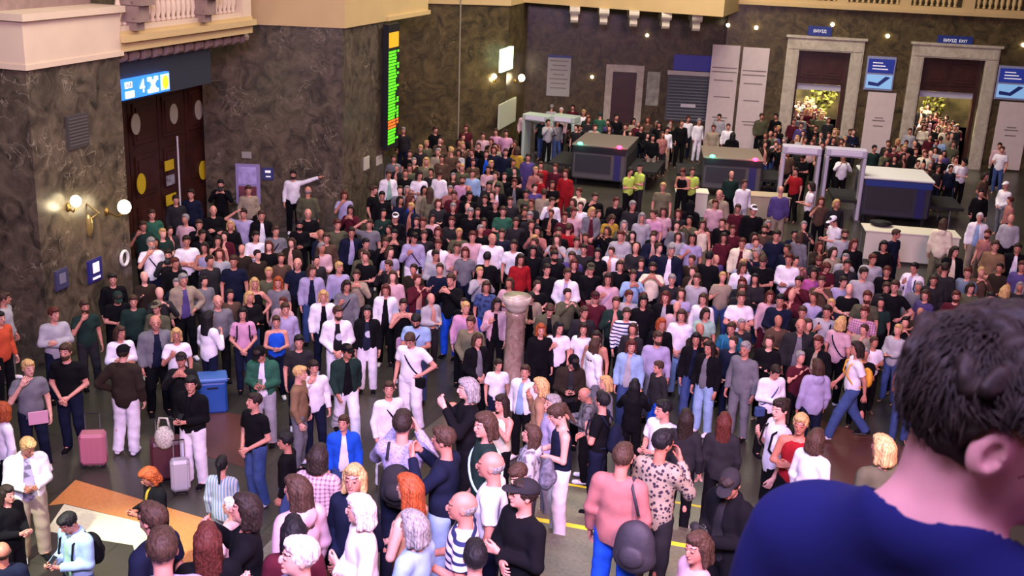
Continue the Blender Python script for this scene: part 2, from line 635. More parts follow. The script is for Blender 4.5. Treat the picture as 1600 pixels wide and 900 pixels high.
# rear left wall (behind the led board)
F0 = P3 - 3.4 * N_DIR
FL = np.array([-5.6, 43.9]); FR = np.array([-0.62, 45.3]); FS = FR + 2.9 * S_DIR
wall('wall_rear_left_side', [F0 - (.0, 0), F0 + 10 * S_DIR, F0 + 10 * S_DIR - .5 * N_DIR, F0 - .5 * N_DIR], 0, 14, M_MARBLE)
wall('wall_rear_left', [FL - (2, .6), FR, FS, FL - (2, -3)], 0, 5.97, M_MARBLE_G)
wall('wall_rear_left_upper', [FL - (2, .66), FR + (.06, -.06), FS, FL - (2, -3)], 5.97, 14, M_OCHRE)
# rear wall
GB0 = np.array([-0.2, 49.6]); GB1 = np.array([9.0, 49.2])
wall('wall_rear', [GB0 - (1, 0), GB1, GB1 + (0, .5), GB0 + (-1, .5)], 0, 14, M_MARBLE_G)
# entrance wall, cut around the two doors
H_DIR = np.array([math.cos(rad(6)), -math.sin(rad(6))])
H0 = np.array([8.55, 48.45])


def hx(px, py):
    q = on_wall(px, py, H0, H_DIR)
    return float((q[:2] - H0) @ H_DIR), float(q[2])


HM = wall_frame(H0, H_DIR)
HD = [(hx(1240, 150)[0], hx(1320, 150)[0]), (hx(1434, 150)[0], hx(1530, 150)[0])]
DOOR_TOP = hx(1280, 80)[1]
hb = MB()
xs_ = [0.0, HD[0][0], HD[0][1], HD[1][0], HD[1][1], 24.0]
for a_, b_ in ((0, 1), (2, 3), (4, 5)):
    hb.box((xs_[a_], -0.9, 0), (xs_[b_], 0, 6.3), M=HM)
for a_, b_ in ((1, 2), (3, 4)):
    hb.box((xs_[a_], -0.9, DOOR_TOP), (xs_[b_], 0, 6.3), M=HM)
tag(hb.build('wall_entrance', M_MARBLE_G), kind='structure')
tag(MB().box((0, -0.9, 6.3), (24, 0.28, 6.44), M=HM).box((0, -.9, 6.44), (24, .2, 6.5), M=HM).build('trim_3', M_OCHRE), kind='structure')
tag(MB().box((0, -1.9, 6.3), (24, -1.7, 14), M=HM).box((0, -1.7, 6.3), (24, -.9, 6.5), M=HM).build('wall_entrance_upper', M_MARBLE_G), kind='structure')


# balustrades: rail, plinth, balusters and dies are parts
def balustrade(M, x0, x1, z0, h, dies, step, m, label, rake=0.0):
    t = empty('balustrade')
    MB().box((x0, -.12, z0), (x1, .12, z0 + .1), M=M).build('plinth', m, t)
    MB().box((x0, -.14, z0 + h - .12), (x1, .14, z0 + h), M=M).build('handrail', m, t)
    d = MB()
    for q in dies:
        d = MB().box((q - .22, -.15, z0), (q + .22, .15, z0 + h + .02), M=M)
        d.build('pedestal', m, t)
    n = int((x1 - x0) / step)
    prof = [(.05, .1), (.075, .14), (.04, .2), (.085, .34), (.07, .5), (.035, .68), (.05, h - .2), (.07, h - .12)]
    me = None
    for k in range(n):
        x = x0 + (k + .5) * step
        if any(abs(x - q) < .3 for q in dies):
            continue
        if me is None:
            o = MB().lathe(prof, (0, 0, 0), 10).build('baluster', m, t, smooth=True)
            me = o.data
        else:
            o = link('baluster', me, m, t)
        o.matrix_local = M @ Matrix.Translation((x, 0, z0))
    tag(t, label, 'balustrade')
    return t


balustrade(HM @ Matrix.Translation((0, 0.02, 0)), 0, 14.6, 6.5, 1.0, [2.05 + 2.52 * k for k in range(5)], .23, M_OCHRE, 'ochre stone balustrade along the top of the entrance wall')
# balcony over the left doors
CM = wall_frame(A, S_DIR)     # x along S, y out to the hall
tag(MB().box((0, -2.4, 6.0), (5.75, 0.06, 6.42), M=CM).box((0, -2.4, 6.2), (5.8, .16, 6.34), M=CM).build('trim_4', M_OCHRE), kind='structure')
BAL = balustrade(CM @ Matrix.Translation((0, -0.1, 0)), 0.1, 5.65, 6.42, 1.15, [5.5], .21, M_CREAM, 'cream balustrade of the balcony above the wooden doors')
cq = [float((on_wall(x_, y_, A, S_DIR)[:2] - A) @ S_DIR) for x_, y_ in ((207, 45), (314, 38))]
for i, q in enumerate(cq):
    br = MB()
    br.box((q - .24, -.15, 6.95), (q + .24, .42, 8.6), M=CM).box((q - .2, -.1, 6.6), (q + .2, .3, 6.95), M=CM).box((q - .15, -.1, 6.42), (q + .15, .2, 6.6), M=CM)
    for k in range(6):
        br.tube([CM @ Vector((q - .24 + .0, .18 - .0 * k, 6.7 + .3 * k)), CM @ Vector((q + .24, .18, 6.7 + .3 * k))], .03, 8)
    br.build('scroll_bracket', M_STONE, BAL)
# corbel mouldings below the balcony
cb = MB()
for k in range(13):
    q = .3 + .45 * k
    cb.box((q, -2.3, 5.72), (q + .2, -.25, 6.0), M=CM)
    cb.tube([CM @ Vector((q, -.25, 5.86)), CM @ Vector((q + .2, -.25, 5.86))], .13, 10)
tag(cb.build('trim_5', M_STONE), kind='structure')
# slab between the middle pier and rear wall
SM = wall_frame(P3, S_DIR)
tag(MB().box((0, -3.4, 5.97), (3.9, .02, 7.4), M=SM).box((0, -3.4, 5.97), (3.95, .1, 6.1), M=SM).build('trim_6', M_OCHRE), kind='structure')
RM = wall_frame(GB0, GB1 - GB0)
slab0 = G(850, 6, 6.0)[:2]
slab1 = G(1122, 26, 6.0)[:2]
slab_d = (slab1 - slab0) / np.linalg.norm(slab1 - slab0)
tag(MB().prism([tuple(slab0 - 1.2 * slab_d), tuple(slab1 + .2 * slab_d), tuple(GB1 + (.2, 0)), tuple(GB0 - (.5, 0))], 6.0, 7.3).build('trim_7', M_OCHRE), kind='structure')
# hanging scroll corbels under the rear balcony
for k, px in enumerate((897, 943, 990, 1041, 1089)):
    p = G(px, 8 + (px - 850) * .065, 6.0)[:2] + np.array([.05, .35])
    b = MB().box((p[0] - .2, p[1] - .15, 5.72), (p[0] + .2, p[1] + .9, 6.0)).box((p[0] - .15, p[1] - .05, 5.45), (p[0] + .15, p[1] + .7, 5.72))
    b.tube([(p[0] - .15, p[1], 5.5), (p[0] + .15, p[1], 5.5)], .14, 10).tube([(p[0] - .2, p[1] - .1, 5.85), (p[0] + .2, p[1] - .1, 5.85)], .13, 10)
    tag(b.build('corbel', M_MARBLE_W), '%s pale stone corbel under the rear balcony' % ['first', 'second', 'middle', 'fourth', 'fifth'][k] + (' from the left' if k != 2 else ' of the five'), 'corbel', 'corbels under the rear balcony')
# ceiling and the unseen sides of the hall
tag(MB().box((-24, -6, 16), (40, 62, 16.3)).build('ceiling', M_CREAM), kind='structure')
tag(MB().box((30, -6, 0), (30.5, 50, 16)).build('wall_right', M_MARBLE), kind='structure')
tag(MB().box((-24, -6.5, 0), (40, -6, 16)).build('wall_back', M_CREAM), kind='structure')


# ---------------------------------------------------------------- entrance doors
def entrance(i, x0, x1, opx, label):
    fw = .52
    t = empty('door_surround')
    t.matrix_world = HM @ Matrix.Translation((x0, 0, 0))
    W = x1 - x0
    H = DOOR_TOP
    jm = MB()
    for a in (-fw, W):
        MB().box((a, 0, 0), (a + fw, .10, H)).box((a + .06, .1, 0), (a + fw - .06, .14, H)).build('jamb', M_MARBLE_W, t)
    MB().box((-fw, 0, H), (W + fw, .10, H + fw)).box((-fw + .06, .1, H + .06), (W + fw - .06, .14, H + fw - .08)).box((-fw - .08, 0, H + fw), (W + fw + .08, .2, H + fw + .1)).build('lintel', M_MARBLE_W, t)
    tag(t, label, 'door surround', 'marble door surrounds')
    # door_n: timber head with carved panels, side frames, glazed leaves standing open
    d = empty('door_%d' % i)
    d.matrix_world = HM @ Matrix.Translation((x0, -.45, 0))
    tag(d, kind='structure')
    zt = H - 1.35
    tb = MB().box((0, -.1, zt), (W, .1, H)).box((0, -.12, 0), (.14, .12, H)).box((W - .14, -.12, 0), (W, .12, H)).box((0, -.12, zt - .05), (W, .14, zt + .08))
    for a in (.22, W / 2 + .06):
        ww = W / 2 - .28
        tb.box((a, .1, zt + .2), (a + ww, .14, H - .15)).box((a + .1, .14, zt + .32), (a + ww - .1, .18, H - .27)).box((a + .22, .18, zt + .45), (a + ww - .22, .21, H - .4))
    tb.build('door_head', M_WOOD, d)
    MB().box((.14, -.06, zt - .32), (W - .14, .02, zt - .08)).build('transom_light', plain('air_curtain', '#b9b9c4', .4), d)
    # forecourt outside: ground, bright facade, trees
    return zt


for i, (x0, x1) in enumerate(HD):
    entrance(i + 1, x0, x1, None, 'white marble surround of the %s doorway in the rear wall' % ('left entrance' if i == 0 else 'right entrance'))
# outdoors beyond the doors, lit by two added area lights
OM = HM
tag(MB().box((-4, -14, -.3), (24, -.9, 0.0), M=OM).build('pavement', plain('outside_pavement', '#8a7f6a', .8, noise=.2, nscale=2)), kind='structure')
fac = MB().box((-2, -13, 0), (26, -12, 9), M=OM)
fo = fac.build('wall_outside_facade', plain('outside_facade', '#6a5c3c', .8, noise=.9, nscale=1.2))  # strong noise paints bright lit blobs and dark foliage tones into the colour
tag(fo, kind='structure')
area('outdoor_fill_light', tuple(OM @ Vector((HD[0][0] + 1, -4, 5.5))), tuple(OM @ Vector((HD[0][0] + 1.2, -5.5, 0))), 2, 1500, (1.0, 0.95, 0.66))  # added fill lights that brighten the people outside each doorway
area('outdoor_fill_light', tuple(OM @ Vector((HD[1][0] + 1, -4, 5.5))), tuple(OM @ Vector((HD[1][0] + .8, -5.5, 0))), 2, 1300, (1.0, 0.84, 0.62))
random.seed(3)
for k, xk in enumerate((HD[0][0] - .2, HD[0][1] + .3, HD[1][0] - .1, HD[1][1] + .2)):
    t = empty('street_tree', tuple(OM @ Vector((xk, -7.6, 0))))
    MB().tube([(0, 0, 0), (.03, 0, 1.2), (-.02, 0, 2.2)], [.12, .09, .07]).build('trunk', plain('bark', '#4a3626', .9), t)
    lf = MB()
    for _ in range(260):
        a, r, z = random.uniform(0, 6.28), random.uniform(0, .95) ** .6, random.uniform(.9, 3.6)
        rr = r * (1.15 - abs(z - 2.9) * .45)
        c = Vector((rr * math.cos(a), rr * math.sin(a), z))
        u = Vector((random.uniform(-1, 1), random.uniform(-1, 1), random.uniform(-1, 1))).normalized() * .14
        v = u.orthogonal().normalized() * .1
        lf.add([c - u, c + v, c + u, c - v], [(0, 1, 2, 3)])
    lf.build('foliage', plain('leaf_green', '#6c6a24', .8), t)
    tag(t, 'small leafy tree outside, seen through the %s entrance doorway, on its %s side' % ('left' if k < 2 else 'right', 'left' if k % 2 == 0 else 'right'), 'tree', 'trees outside the entrance')


# ---------------------------------------------------------------- wall furniture
def panel(name, px, p, d, depth, mats, label, cat, parts=None, group=None, off=0.0):
    """a flat box on the wall whose outline is given by its left, top, right, bottom pixels at its centre column"""
    l, tp, r, bt = px
    cx, cy = (l + r) / 2, (tp + bt) / 2
    u = lambda q: float((q[:2] - np.array(p)) @ (np.array(d) / np.linalg.norm(d)))
    x0, x1 = u(on_wall(l, cy, p, d)), u(on_wall(r, cy, p, d))
    z1, z0 = on_wall(cx, tp, p, d)[2], on_wall(cx, bt, p, d)[2]
    if x0 > x1:
        x0, x1 = x1, x0
    t = empty(name)
    t.matrix_world = wall_frame(p, d) @ Matrix.Translation((x0, off, z0))
    W, H = x1 - x0, z1 - z0
    MB().box((0, 0, 0), (W, depth, H)).box((0.02, depth, .02), (W - .02, depth + .008, H - .02)).build('board', mats, t)
    tag(t, label, cat, group)
    if parts:
        parts(t, W, H, depth)
    return t


def text(body, size, m, parent, x, z, y, ext=0.004, align='CENTER', sx=1.0, name='lettering'):
    c = bpy.data.curves.new(name, 'FONT')
    c.body = body
    c.size = size
    c.extrude = ext
    c.align_x = align
    c.align_y = 'CENTER'
    o = bpy.data.objects.new(name, c)
    COL.objects.link(o)
    c.materials.append(m)
    o.parent = parent
    # local frame of a wall has y pointing out; x may run either way seen from the hall
    Mw = parent.matrix_world
    flip = (Mw.to_3x3() @ Vector((1, 0, 0))).x < 0
    det = Mw.to_3x3().determinant()
    xx = Vector((1, 0, 0)) if not flip else Vector((-1, 0, 0))
    yy = Vector((0, 0, 1))
    zz = Vector((0, 1, 0))
    R = Matrix((xx * sx, yy, zz)).transposed()
    if (Mw.to_3x3() @ R).determinant() < 0:
        pass
    dg = bpy.context.evaluated_depsgraph_get()
    me = bpy.data.meshes.new_from_object(o.evaluated_get(dg))
    bpy.data.objects.remove(o)
    o = link(name, me, [m], parent)
    o.matrix_local = Matrix.Translation((x, y + .012, z)) @ R.to_4x4()
    return o


M_TXTW = plain('white_lettering', '#e8e8ea', .5, emit='#ffffff', es=.25)
M_GLOWB = plain('lit_blue_sign', '#2060c0', .4, emit='#2f78e8', es=1.3)
M_GLOWW = plain('lit_white_sign', '#f0f4ff', .4, emit='#eaf2ff', es=1.5)
M_GLOWY = plain('lit_yellow_sign', '#d8e020', .4, emit='#d6e428', es=1.2)


def banner_parts(kind):
    def f(t, W, H, dp):
        y = dp + .012
        if kind == 'line':
            for z, w_ in ((.78, .9), (.74, .9), (.66, .7), (.5, .6), (.3, .55), (.27, .4)):
                MB().box((W * (.5 - w_ / 2), y, H * z), (W * (.5 + w_ / 2), y + .004, H * z + .045)).build('printed_line', M_INK, t)
        elif kind == 'sheet':
            for k in range(7):
                w_ = (.8, .6, .75, .5, .8, .65, .7)[k]
                MB().box((W * (.5 - w_ / 2), y, H * (.85 - .11 * k)), (W * (.5 + w_ / 2), y + .004, H * (.85 - .11 * k) + .04)).build('printed_line', M_INK, t)
        elif kind == 'few':
            for z, w_ in ((.62, .3), (.58, .45), (.5, .35)):
                MB().box((W * (.5 - w_ / 2), y, H * z), (W * (.5 + w_ / 2), y + .004, H * z + .045)).build('printed_line', M_INK, t)
    return f


panel('banner', (1106, 70, 1149, 232), H0, H_DIR, .04, M_BANNER, 'tall pale banner at the left end of the entrance wall', 'banner', banner_parts('line'), 'tall banners')
panel('banner', (1153, 74, 1194, 240), H0, H_DIR, .04, M_BANNER, 'tall pale banner just left of the left entrance doorway', 'banner', banner_parts('line'), 'tall banners')
for (a, b_, pos) in ((1352, 1397, 'between the two marble doorways'), (1556, 1606, 'right of the right entrance doorway')):
    o_ = 0 if a < 1400 else 15
    panel('banner', (a - 3, 144 + o_, b_ - 4, 250 + o_), H0, H_DIR, .05, M_BANNER, 'tall pale information column %s' % pos, 'banner', banner_parts('few'), 'tall banners')

    def scr(t, W, H, dp):
        MB().box((.06, dp + .01, H * .52), (W - .06, dp + .03, H * .93)).build('screen', plain('navy_screen', '#1e2a6a', .3, emit='#27348a', es=.5), t)
        MB().box((.06, dp + .01, H * .06), (W - .06, dp + .03, H * .46)).build('screen', plain('photo_screen', '#7fa8d0', .3, emit='#7fb2e0', es=.45), t)
        s = MB()
        for k in range(3):
            s.box((W * .2, dp + .03, H * (.62 + .09 * k)), (W * (.75 - .1 * k), dp + .036, H * (.62 + .09 * k) + .04))
        s.build('printed_line', M_TXTW, t)
        w_ = MB().add([(W * .12, dp + .035, H * .15), (W * .5, dp + .035, H * .12), (W * .88, dp + .035, H * .4), (W * .7, dp + .035, H * .42), (W * .45, dp + .035, H * .22), (W * .12, dp + .035, H * .26)], [(0, 1, 2, 3, 4, 5)])
        w_.build('printed_picture', M_BLUEP, t)
    panel('information_board', (a, 88 + o_, b_, 141 + o_), H0, H_DIR, .09, plain('board_frame', '#8c93b4', .4), 'blue and white information board on the column %s' % pos, 'information board', scr, 'blue information boards')


def name_sign(txt):
    def f(t, W, H, dp):
        text(txt, H * .42, M_TXTW, t, W / 2, H / 2, dp)
    return f


panel('door_sign', (1262, 41, 1299, 56), H0, H_DIR, .12, M_BLUEP, 'small dark blue sign above the left entrance doorway', 'sign', name_sign('ВИХІД'), 'blue signs over the doors')
panel('door_sign', (1464, 56, 1519, 71), H0, H_DIR, .12, M_BLUEP, 'wide blue sign above the right entrance doorway', 'sign', name_sign('ВИХІД  EXIT'), 'blue signs over the doors')
# rear wall: notice, door, shutter kiosk
panel('notice_sheet', (855, 86, 891, 150), GB0, GB1 - GB0, .05, plain('notice_paper', '#a7a79e', .6), 'grey-white timetable notice with blue heading on the rear wall', 'notice', lambda t, W, H, dp: (banner_parts('sheet')(t, W, H, dp), MB().box((0, dp, H * .94), (W, dp + .03, H)).build('heading_strip', M_BLUEP, t)))
q0 = on_wall(945, 140, GB0, GB1 - GB0); q1 = on_wall(1004, 140, GB0, GB1 - GB0); zt_ = on_wall(975, 101, GB0, GB1 - GB0)[2]
t = empty('door_3')
Wd = float(np.linalg.norm(q1[:2] - q0[:2]))
t.matrix_world = wall_frame(q0[:2], GB1 - GB0)
tag(t, kind='structure')
MB().box((0, 0, 0), (.3, .14, zt_)).box((Wd - .3, 0, 0), (Wd, .14, zt_)).box((0, 0, zt_ - .3), (Wd, .16, zt_)).build('door_frame', M_MARBLE_W, t)
dl = MB().box((.3, 0, 0), (Wd - .3, .05, zt_ - .3))
for zz_ in (.4, 1.5, 2.6):
    dl.box((.45, .05, zz_), (Wd - .45, .08, zz_ + .8))
dl.build('door_leaf', M_WOOD, t)


def kiosk(t, W, H, dp):
    s = MB()
    for k in range(14):
        s.tube([(0.06, dp + .03, .1 + k * (H - .3) / 14), (W - .06, dp + .03, .1 + k * (H - .3) / 14)], .05, 6)
    s.build('shutter_slats', plain('shutter_grey', '#5a6264', .5), t)
    MB().box((-.05, dp, H - .14), (W + .05, dp + .14, H + .04)).build('shutter_box', plain('shutter_cream', '#b9b4a6', .5), t)
    MB().box((W * .35, dp + .1, H * .3), (W * .7, dp + .12, H * .37)).build('shutter_label', M_WHITEP, t)


panel('roller_shutter', (1041, 112, 1107, 190), GB0, GB1 - GB0, .08, plain('kiosk_grey', '#4c5254', .5), 'grey roller shutter of the closed ticket window on the rear wall', 'shutter', kiosk)
panel('kiosk_sign', (1052, 86, 1113, 110), GB0, GB1 - GB0, .2, plain('kiosk_blue', '#1d2068', .4, emit='#20247a', es=.25), 'dark blue fascia sign above the grey roller shutter', 'sign')
panel('wall_panel', (1010, 112, 1030, 165), GB0, GB1 - GB0, .04, plain('faded_poster', '#9b9c88', .6, noise=.3, nscale=4), 'small pale poster between the rear door and the grey shutter', 'poster')
# lit sign and wall lamps on the rear left pier side
panel('lit_sign', (780, 75, 798, 110), FR, S_DIR, .1, plain('green_white_glow', '#e8ffd8', .4, emit='#dcffc8', es=1.6), 'small glowing greenish white sign on the narrow rear pier', 'sign')
panel('notice_board', (778, 158, 804, 196), FR, S_DIR, .05, plain('notice_green_white', '#b9bfa8', .5), 'pale notice board low on the narrow rear pier', 'notice')


def lamp(px, py, p, d, label, r=.13, arm=.35, drop=0.0):
    q = on_wall(px, py, p, d)
    n = np.array((wall_frame(p, d).to_3x3() @ Vector((0, 1, 0)))[:2])
    t = empty('wall_lamp', (q[0], q[1], q[2]))
    c = np.array([n[0] * arm, n[1] * arm])
    MB().tube([(0, 0, -.12), (c[0] * .6, c[1] * .6, -.2), (c[0], c[1], -.1)], .02, 8).build('arm', plain('brass', '#7c6430', .35, metal=.8), t, smooth=True)
    MB().ball((c[0], c[1], .03), (r, r, r * 1.1)).build('glass_globe', M_LAMP, t, smooth=True)
    MB().ball((0, 0, -.12), (.06, .06, .1)).build('backplate', MATS['brass'], t, smooth=True)
    tag(t, label, 'wall lamp', 'glowing wall lamps')
    l = bpy.data.lights.new('globe_light', 'POINT')
    l.energy = 14
    l.color = (1, .82, .5)
    l.shadow_soft_size = r
    lo = bpy.data.objects.new('globe_light', l)
    COL.objects.link(lo)
    lo.parent = t
    lo.location = (c[0] * 1.6, c[1] * 1.6, -.12)
    return t


lamp(105, 315, A, S_DIR, 'left one of the two glowing globes of the sconce on the left pier', .11, .2)
lamp(165, 322, A, S_DIR, 'right, brighter one of the two sconce globes on the left pier', .14, .45)
sq = on_wall(138, 352, A, S_DIR)
sb = MB().ball((0, 0, 0), (.1, .06, .25)).tube([(0, 0, .1), (.2, .1, .25), (-.0, 0, .45)], .02, 8).tube([(0, 0, -.1), (-.15, .05, -.3), (-.12, 0, -.42)], .03, 8)
tag(sb.build('sconce_bracket', plain('gilded_bronze', '#94804a', .35, metal=.5), loc=tuple(sq)), 'gilded scroll ornament below the two globes on the left pier', 'sconce')
lamp(773, 120, FR + (-.5, -.1), H_DIR, 'left small glowing lamp beside the lit sign on the rear pier', .1, .15)
lamp(804, 122, FR, S_DIR, 'right glowing lamp on the edge of the narrow rear pier', .14, .3)
for (px, py, lb) in ((1011, 55, 'tiny round spotlight high on the rear wall under the corbels'), (925, 120, 'tiny round spotlight on the rear wall left of the framed door')):
    q = on_wall(px, py, GB0, GB1 - GB0)
    tag(MB().ball((0, -.08, 0), .07).tube([(0, .1, 0), (0, -.05, 0)], .04).build('spotlight', M_LAMP, loc=tuple(q)), lb, 'spotlight', 'small wall spotlights')
for k, (px, py) in enumerate(((1137, 39), (1181, 43), (1386, 56), (1300, 38), (1598, 70))):
    q = on_wall(px, py, H0, H_DIR)
    tag(MB().ball((0, -.1, 0), .08).tube([(0, .1, 0), (0, -.05, 0)], .05).build('spotlight', M_LAMP, loc=tuple(q)),
        ['tiny spotlight high above the leftmost tall banner', 'tiny spotlight high above the second tall banner', 'tiny spotlight on the wall between the two marble doorways', 'tiny spotlight above the left entrance doorway', 'tiny spotlight at the right edge, above the rightmost information board'][k], 'spotlight', 'small wall spotlights')
# signs on the left pier
panel('blue_sign', (136, 404, 158, 440), A, S_DIR, .03, plain('deep_blue_sign', '#2a2a70', .4), 'dark blue sign with a white pictogram low on the left pier', 'sign',
      lambda t, W, H, dp: (MB().box((W * .3, dp + .01, H * .4), (W * .75, dp + .02, H * .85)).build('pictogram', M_TXTW, t), MB().box((W * .25, dp + .01, H * .12), (W * .8, dp + .02, H * .22)).build('printed_line', M_TXTW, t)), 'blue signs on the left pier')
panel('blue_sign', (85, 420, 105, 452), A, S_DIR, .03, plain('dull_blue_sign', '#3c3c5c', .5), 'faded blue-grey sign left of the dark blue sign on the left pier', 'sign',
      lambda t, W, H, dp: MB().box((W * .25, dp + .01, H * .3), (W * .75, dp + .02, H * .8)).build('pictogram', plain('dull_grey', '#6c6c80', .6), t), 'blue signs on the left pier')
q = on_wall(192, 403, A, S_DIR)
FM = wall_frame(q[:2], S_DIR)
rg = MB()
rg.tube([FM @ Vector((.13 * math.cos(a), .04, q[2] + .16 * math.sin(a))) for a in [k * PI / 8 for k in range(17)]], .035, 8)
tag(rg.build('round_sign', M_WHITEP), 'small white ring sign near the corner of the left pier', 'sign')
panel('vent_grille', (103, 178, 137, 232), A, S_DIR, .03, plain('vent_dark', '#3f3a38', .6), 'dark square vent grille in the marble of the left pier', 'vent',
      lambda t, W, H, dp: [MB().box((.05, dp, .08 + k * (H - .1) / 9), (W - .05, dp + .02, .1 + k * (H - .1) / 9)).build('slat', plain('vent_slat', '#55504c', .6), t) for k in range(9)])
# middle pier: poster, small sign
panel('poster', (369, 256, 407, 318), P1, P2 - P1, .05, plain('poster_lilac', '#8a80ac', .5), 'lilac poster with pictures beside the wooden doors', 'poster',
      lambda t, W, H, dp: (MB().box((.08, dp + .01, H * .5), (W * .85, dp + .02, H * .93)).build('poster_picture', plain('poster_pale', '#a79cd0', .5, noise=.3, nscale=5), t), MB().box((.08, dp + .01, .1), (W * .85, dp + .02, H * .45)).build('poster_picture', plain('poster_red', '#6a3440', .5, noise=.4, nscale=5), t)))
panel('wall_plate', (378, 237, 393, 247), P1, P2 - P1, .03, plain('plate_grey', '#8f8c86', .5), 'small grey plate above the lilac poster', 'sign')
panel('blue_plate', (409, 262, 428, 281), P1, P2 - P1, .03, plain('plate_blue', '#2c3468', .5), 'small blue plate with white lines right of the lilac poster', 'sign',
      lambda t, W, H, dp: MB().box((W * .3, dp + .01, H * .6), (W * .75, dp + .02, H * .8)).box((W * .35, dp + .01, H * .25), (W * .75, dp + .02, H * .35)).build('printed_line', M_TXTW, t))
# wooden doors in the left recess
RW = wall_frame(D1, S_DIR)


def rx(px, py):
    qq = on_wall(px, py, D1, S_DIR)
    return float((qq[:2] - D1) @ S_DIR), float(qq[2])


DX0, DX1 = rx(150, 300)[0], rx(326, 250)[0]
zc = rx(258, 135)[1]
dd = empty('door_4')
dd.matrix_world = RW
tag(dd, kind='structure')
nlf = 4
for k in range(nlf):
    a = DX0 + (DX1 - DX0) * k / nlf
    b2 = DX0 + (DX1 - DX0) * (k + 1) / nlf
    lf = MB().box((a + .02, .0, 0), (b2 - .02, .10, zc))
    for z_ in (.25, 1.6, 3.0):
        if z_ + 1.1 < zc:
            lf.box((a + .2, .1, z_), (b2 - .2, .14, z_ + 1.1)).box((a + .3, .14, z_ + .12), (b2 - .3, .17, z_ + .98))
    lf.build('door_leaf', M_WOOD, dd)
MB().box((DX0 - .3, 0, zc), (DX1 + .2, .3, zc + .35)).box((DX1, 0, 0), (DX1 + .25, .25, zc)).build('door_frame', M_WOOD, dd)


def sticker(px, py, m, label, rw=.2, rh=.28, boxy=False, name='round_sticker'):
    x, z = rx(px, py)
    if boxy:
        mb = MB().box((x - rw, .18, z - rh), (x + rw, .2, z + rh))
    else:
        mb = MB()
        n = 20
        vs = [(x + rw * math.cos(2 * PI * k / n), .2, z + rh * math.sin(2 * PI * k / n)) for k in range(n)]
        vs += [(v[0], .18, v[2]) for v in vs]
        mb.add(vs, [tuple(range(n)), tuple(range(2 * n - 1, n - 1, -1))] + [(k, (k + 1) % n, n + (k + 1) % n, n + k) for k in range(n)])
    o = mb.build(name, m)
    o.matrix_world = RW
    tag(o, label, 'sticker', 'stickers on the wooden doors')


M_YEL = plain('yellow_sticker', '#c8b020', .5)
M_BEI = plain('beige_disc', '#a09888', .5)
sticker(202, 193, M_BEI, 'beige oval disc on the wooden door nearest the left pier')
sticker(262, 177, M_BEI, 'beige oval disc high on the middle wooden door')
sticker(301, 171, M_BEI, 'beige oval disc high on the rightmost wooden door')
sticker(211, 286, M_YEL, 'yellow round sticker on the wooden door nearest the left pier')
sticker(308, 265, M_YEL, 'yellow round sticker on the rightmost wooden door')
sticker(255, 257, M_YEL, 'square yellow sticker beside the white door pole', .22, .14, True, 'square_sticker')
sticker(258, 310, M_YEL, 'lower yellow square sticker at the foot of the white door pole', .25, .15, True, 'square_sticker')
sticker(257, 280, plain('white_black_sticker', '#8c8c92', .5, noise=.6, nscale=9), 'small grey sticker between the two yellow square stickers', .2, .14, True, 'square_sticker')
x, z = rx(261, 250)
po = MB().tube([(x, .35, .6), (x, .35, z + .7)], .025, 8).build('white_pole', M_WHITEP)
po.matrix_world = RW
tag(po, 'thin white upright pole in front of the wooden doors', 'pole')
x, z = rx(331, 100)
po = MB().tube([(x - .1, 2.0, zc - .2), (x - .1, 2.0, 5.9)], .03, 8).build('hanger_rod', M_WHITEP)
po.matrix_world = RW
tag(po, 'white hanger rod at the right end of the dark panel over the doors', 'rod')
# dark signboard under the balcony with the lit platform sign
SG = wall_frame(A - .35 * N_DIR, S_DIR)


def sgx(px, py):
    qq = on_wall(px, py, A - .35 * N_DIR, S_DIR)
    return float((qq[:2] - (A - .35 * N_DIR)) @ S_DIR), float(qq[2])


zb0, zb1 = sgx(255, 146)[1], 5.7
t = empty('signboard')
t.matrix_world = SG
MB().box((.02, -.12, zb0), (sgx(330, 120)[0], 0, zb1)).build('backing_board', plain('signboard_slate', '#262c38', .5), t)
for k in range(3):
    MB().tube([(1 + 1.6 * k, -.06, zb1 - .02), (1 + 1.6 * k, -.06, 6.02)], .03, 8).build('hanger', M_DARK, t)
tag(t, 'long dark slate signboard hanging below the left balcony', 'signboard')
xa, za = sgx(186, 132)
xb, zb = sgx(257, 130)
t = empty('platform_sign')
t.matrix_world = SG @ Matrix.Translation((xa, .02, 0))
W_ = xb - xa
z0_, z1_ = sgx(225, 148)[1], sgx(225, 117)[1]
Hh = z1_ - z0_
MB().box((-.15, 0, z0_), (W_ + .02, .1, z1_)).build('lit_panel', M_GLOWB, t)
MB().box((.03, .1, z0_ + Hh * .56), (W_ * .16, .115, z1_ - Hh * .14)).box((.03, .1, z0_ + .03), (W_ * .2, .115, z0_ + Hh * .4)).build('white_field', M_GLOWW, t)
text('НА', Hh * .32, plain('sign_dark_letter', '#10306c', .5), t, W_ * .09, z0_ + Hh * .7, .11)
text('4', Hh * .95, M_GLOWW, t, W_ * .38, z0_ + Hh * .5, .1)
cr_ = MB()
cx_, cz_ = W_ * .62, z0_ + Hh * .5
for sgn in (-1, 1):
    cr_.tube([(cx_ - sgn * Hh * .28, .115, cz_ - Hh * .34), (cx_ + sgn * Hh * .28, .115, cz_ + Hh * .34)], .035, 6)
    cr_.box((cx_ + sgn * Hh * .3 - .07, .1, cz_ + Hh * .2), (cx_ + sgn * Hh * .3 + .07, .12, cz_ + Hh * .4))
    cr_.box((cx_ + sgn * Hh * .26 - .09, .1, cz_ - Hh * .4), (cx_ + sgn * Hh * .26 + .09, .12, cz_ - Hh * .22))
cr_.build('crossed_pictogram', M_GLOWW, t)
n = 20
cx_ = W_ * .9
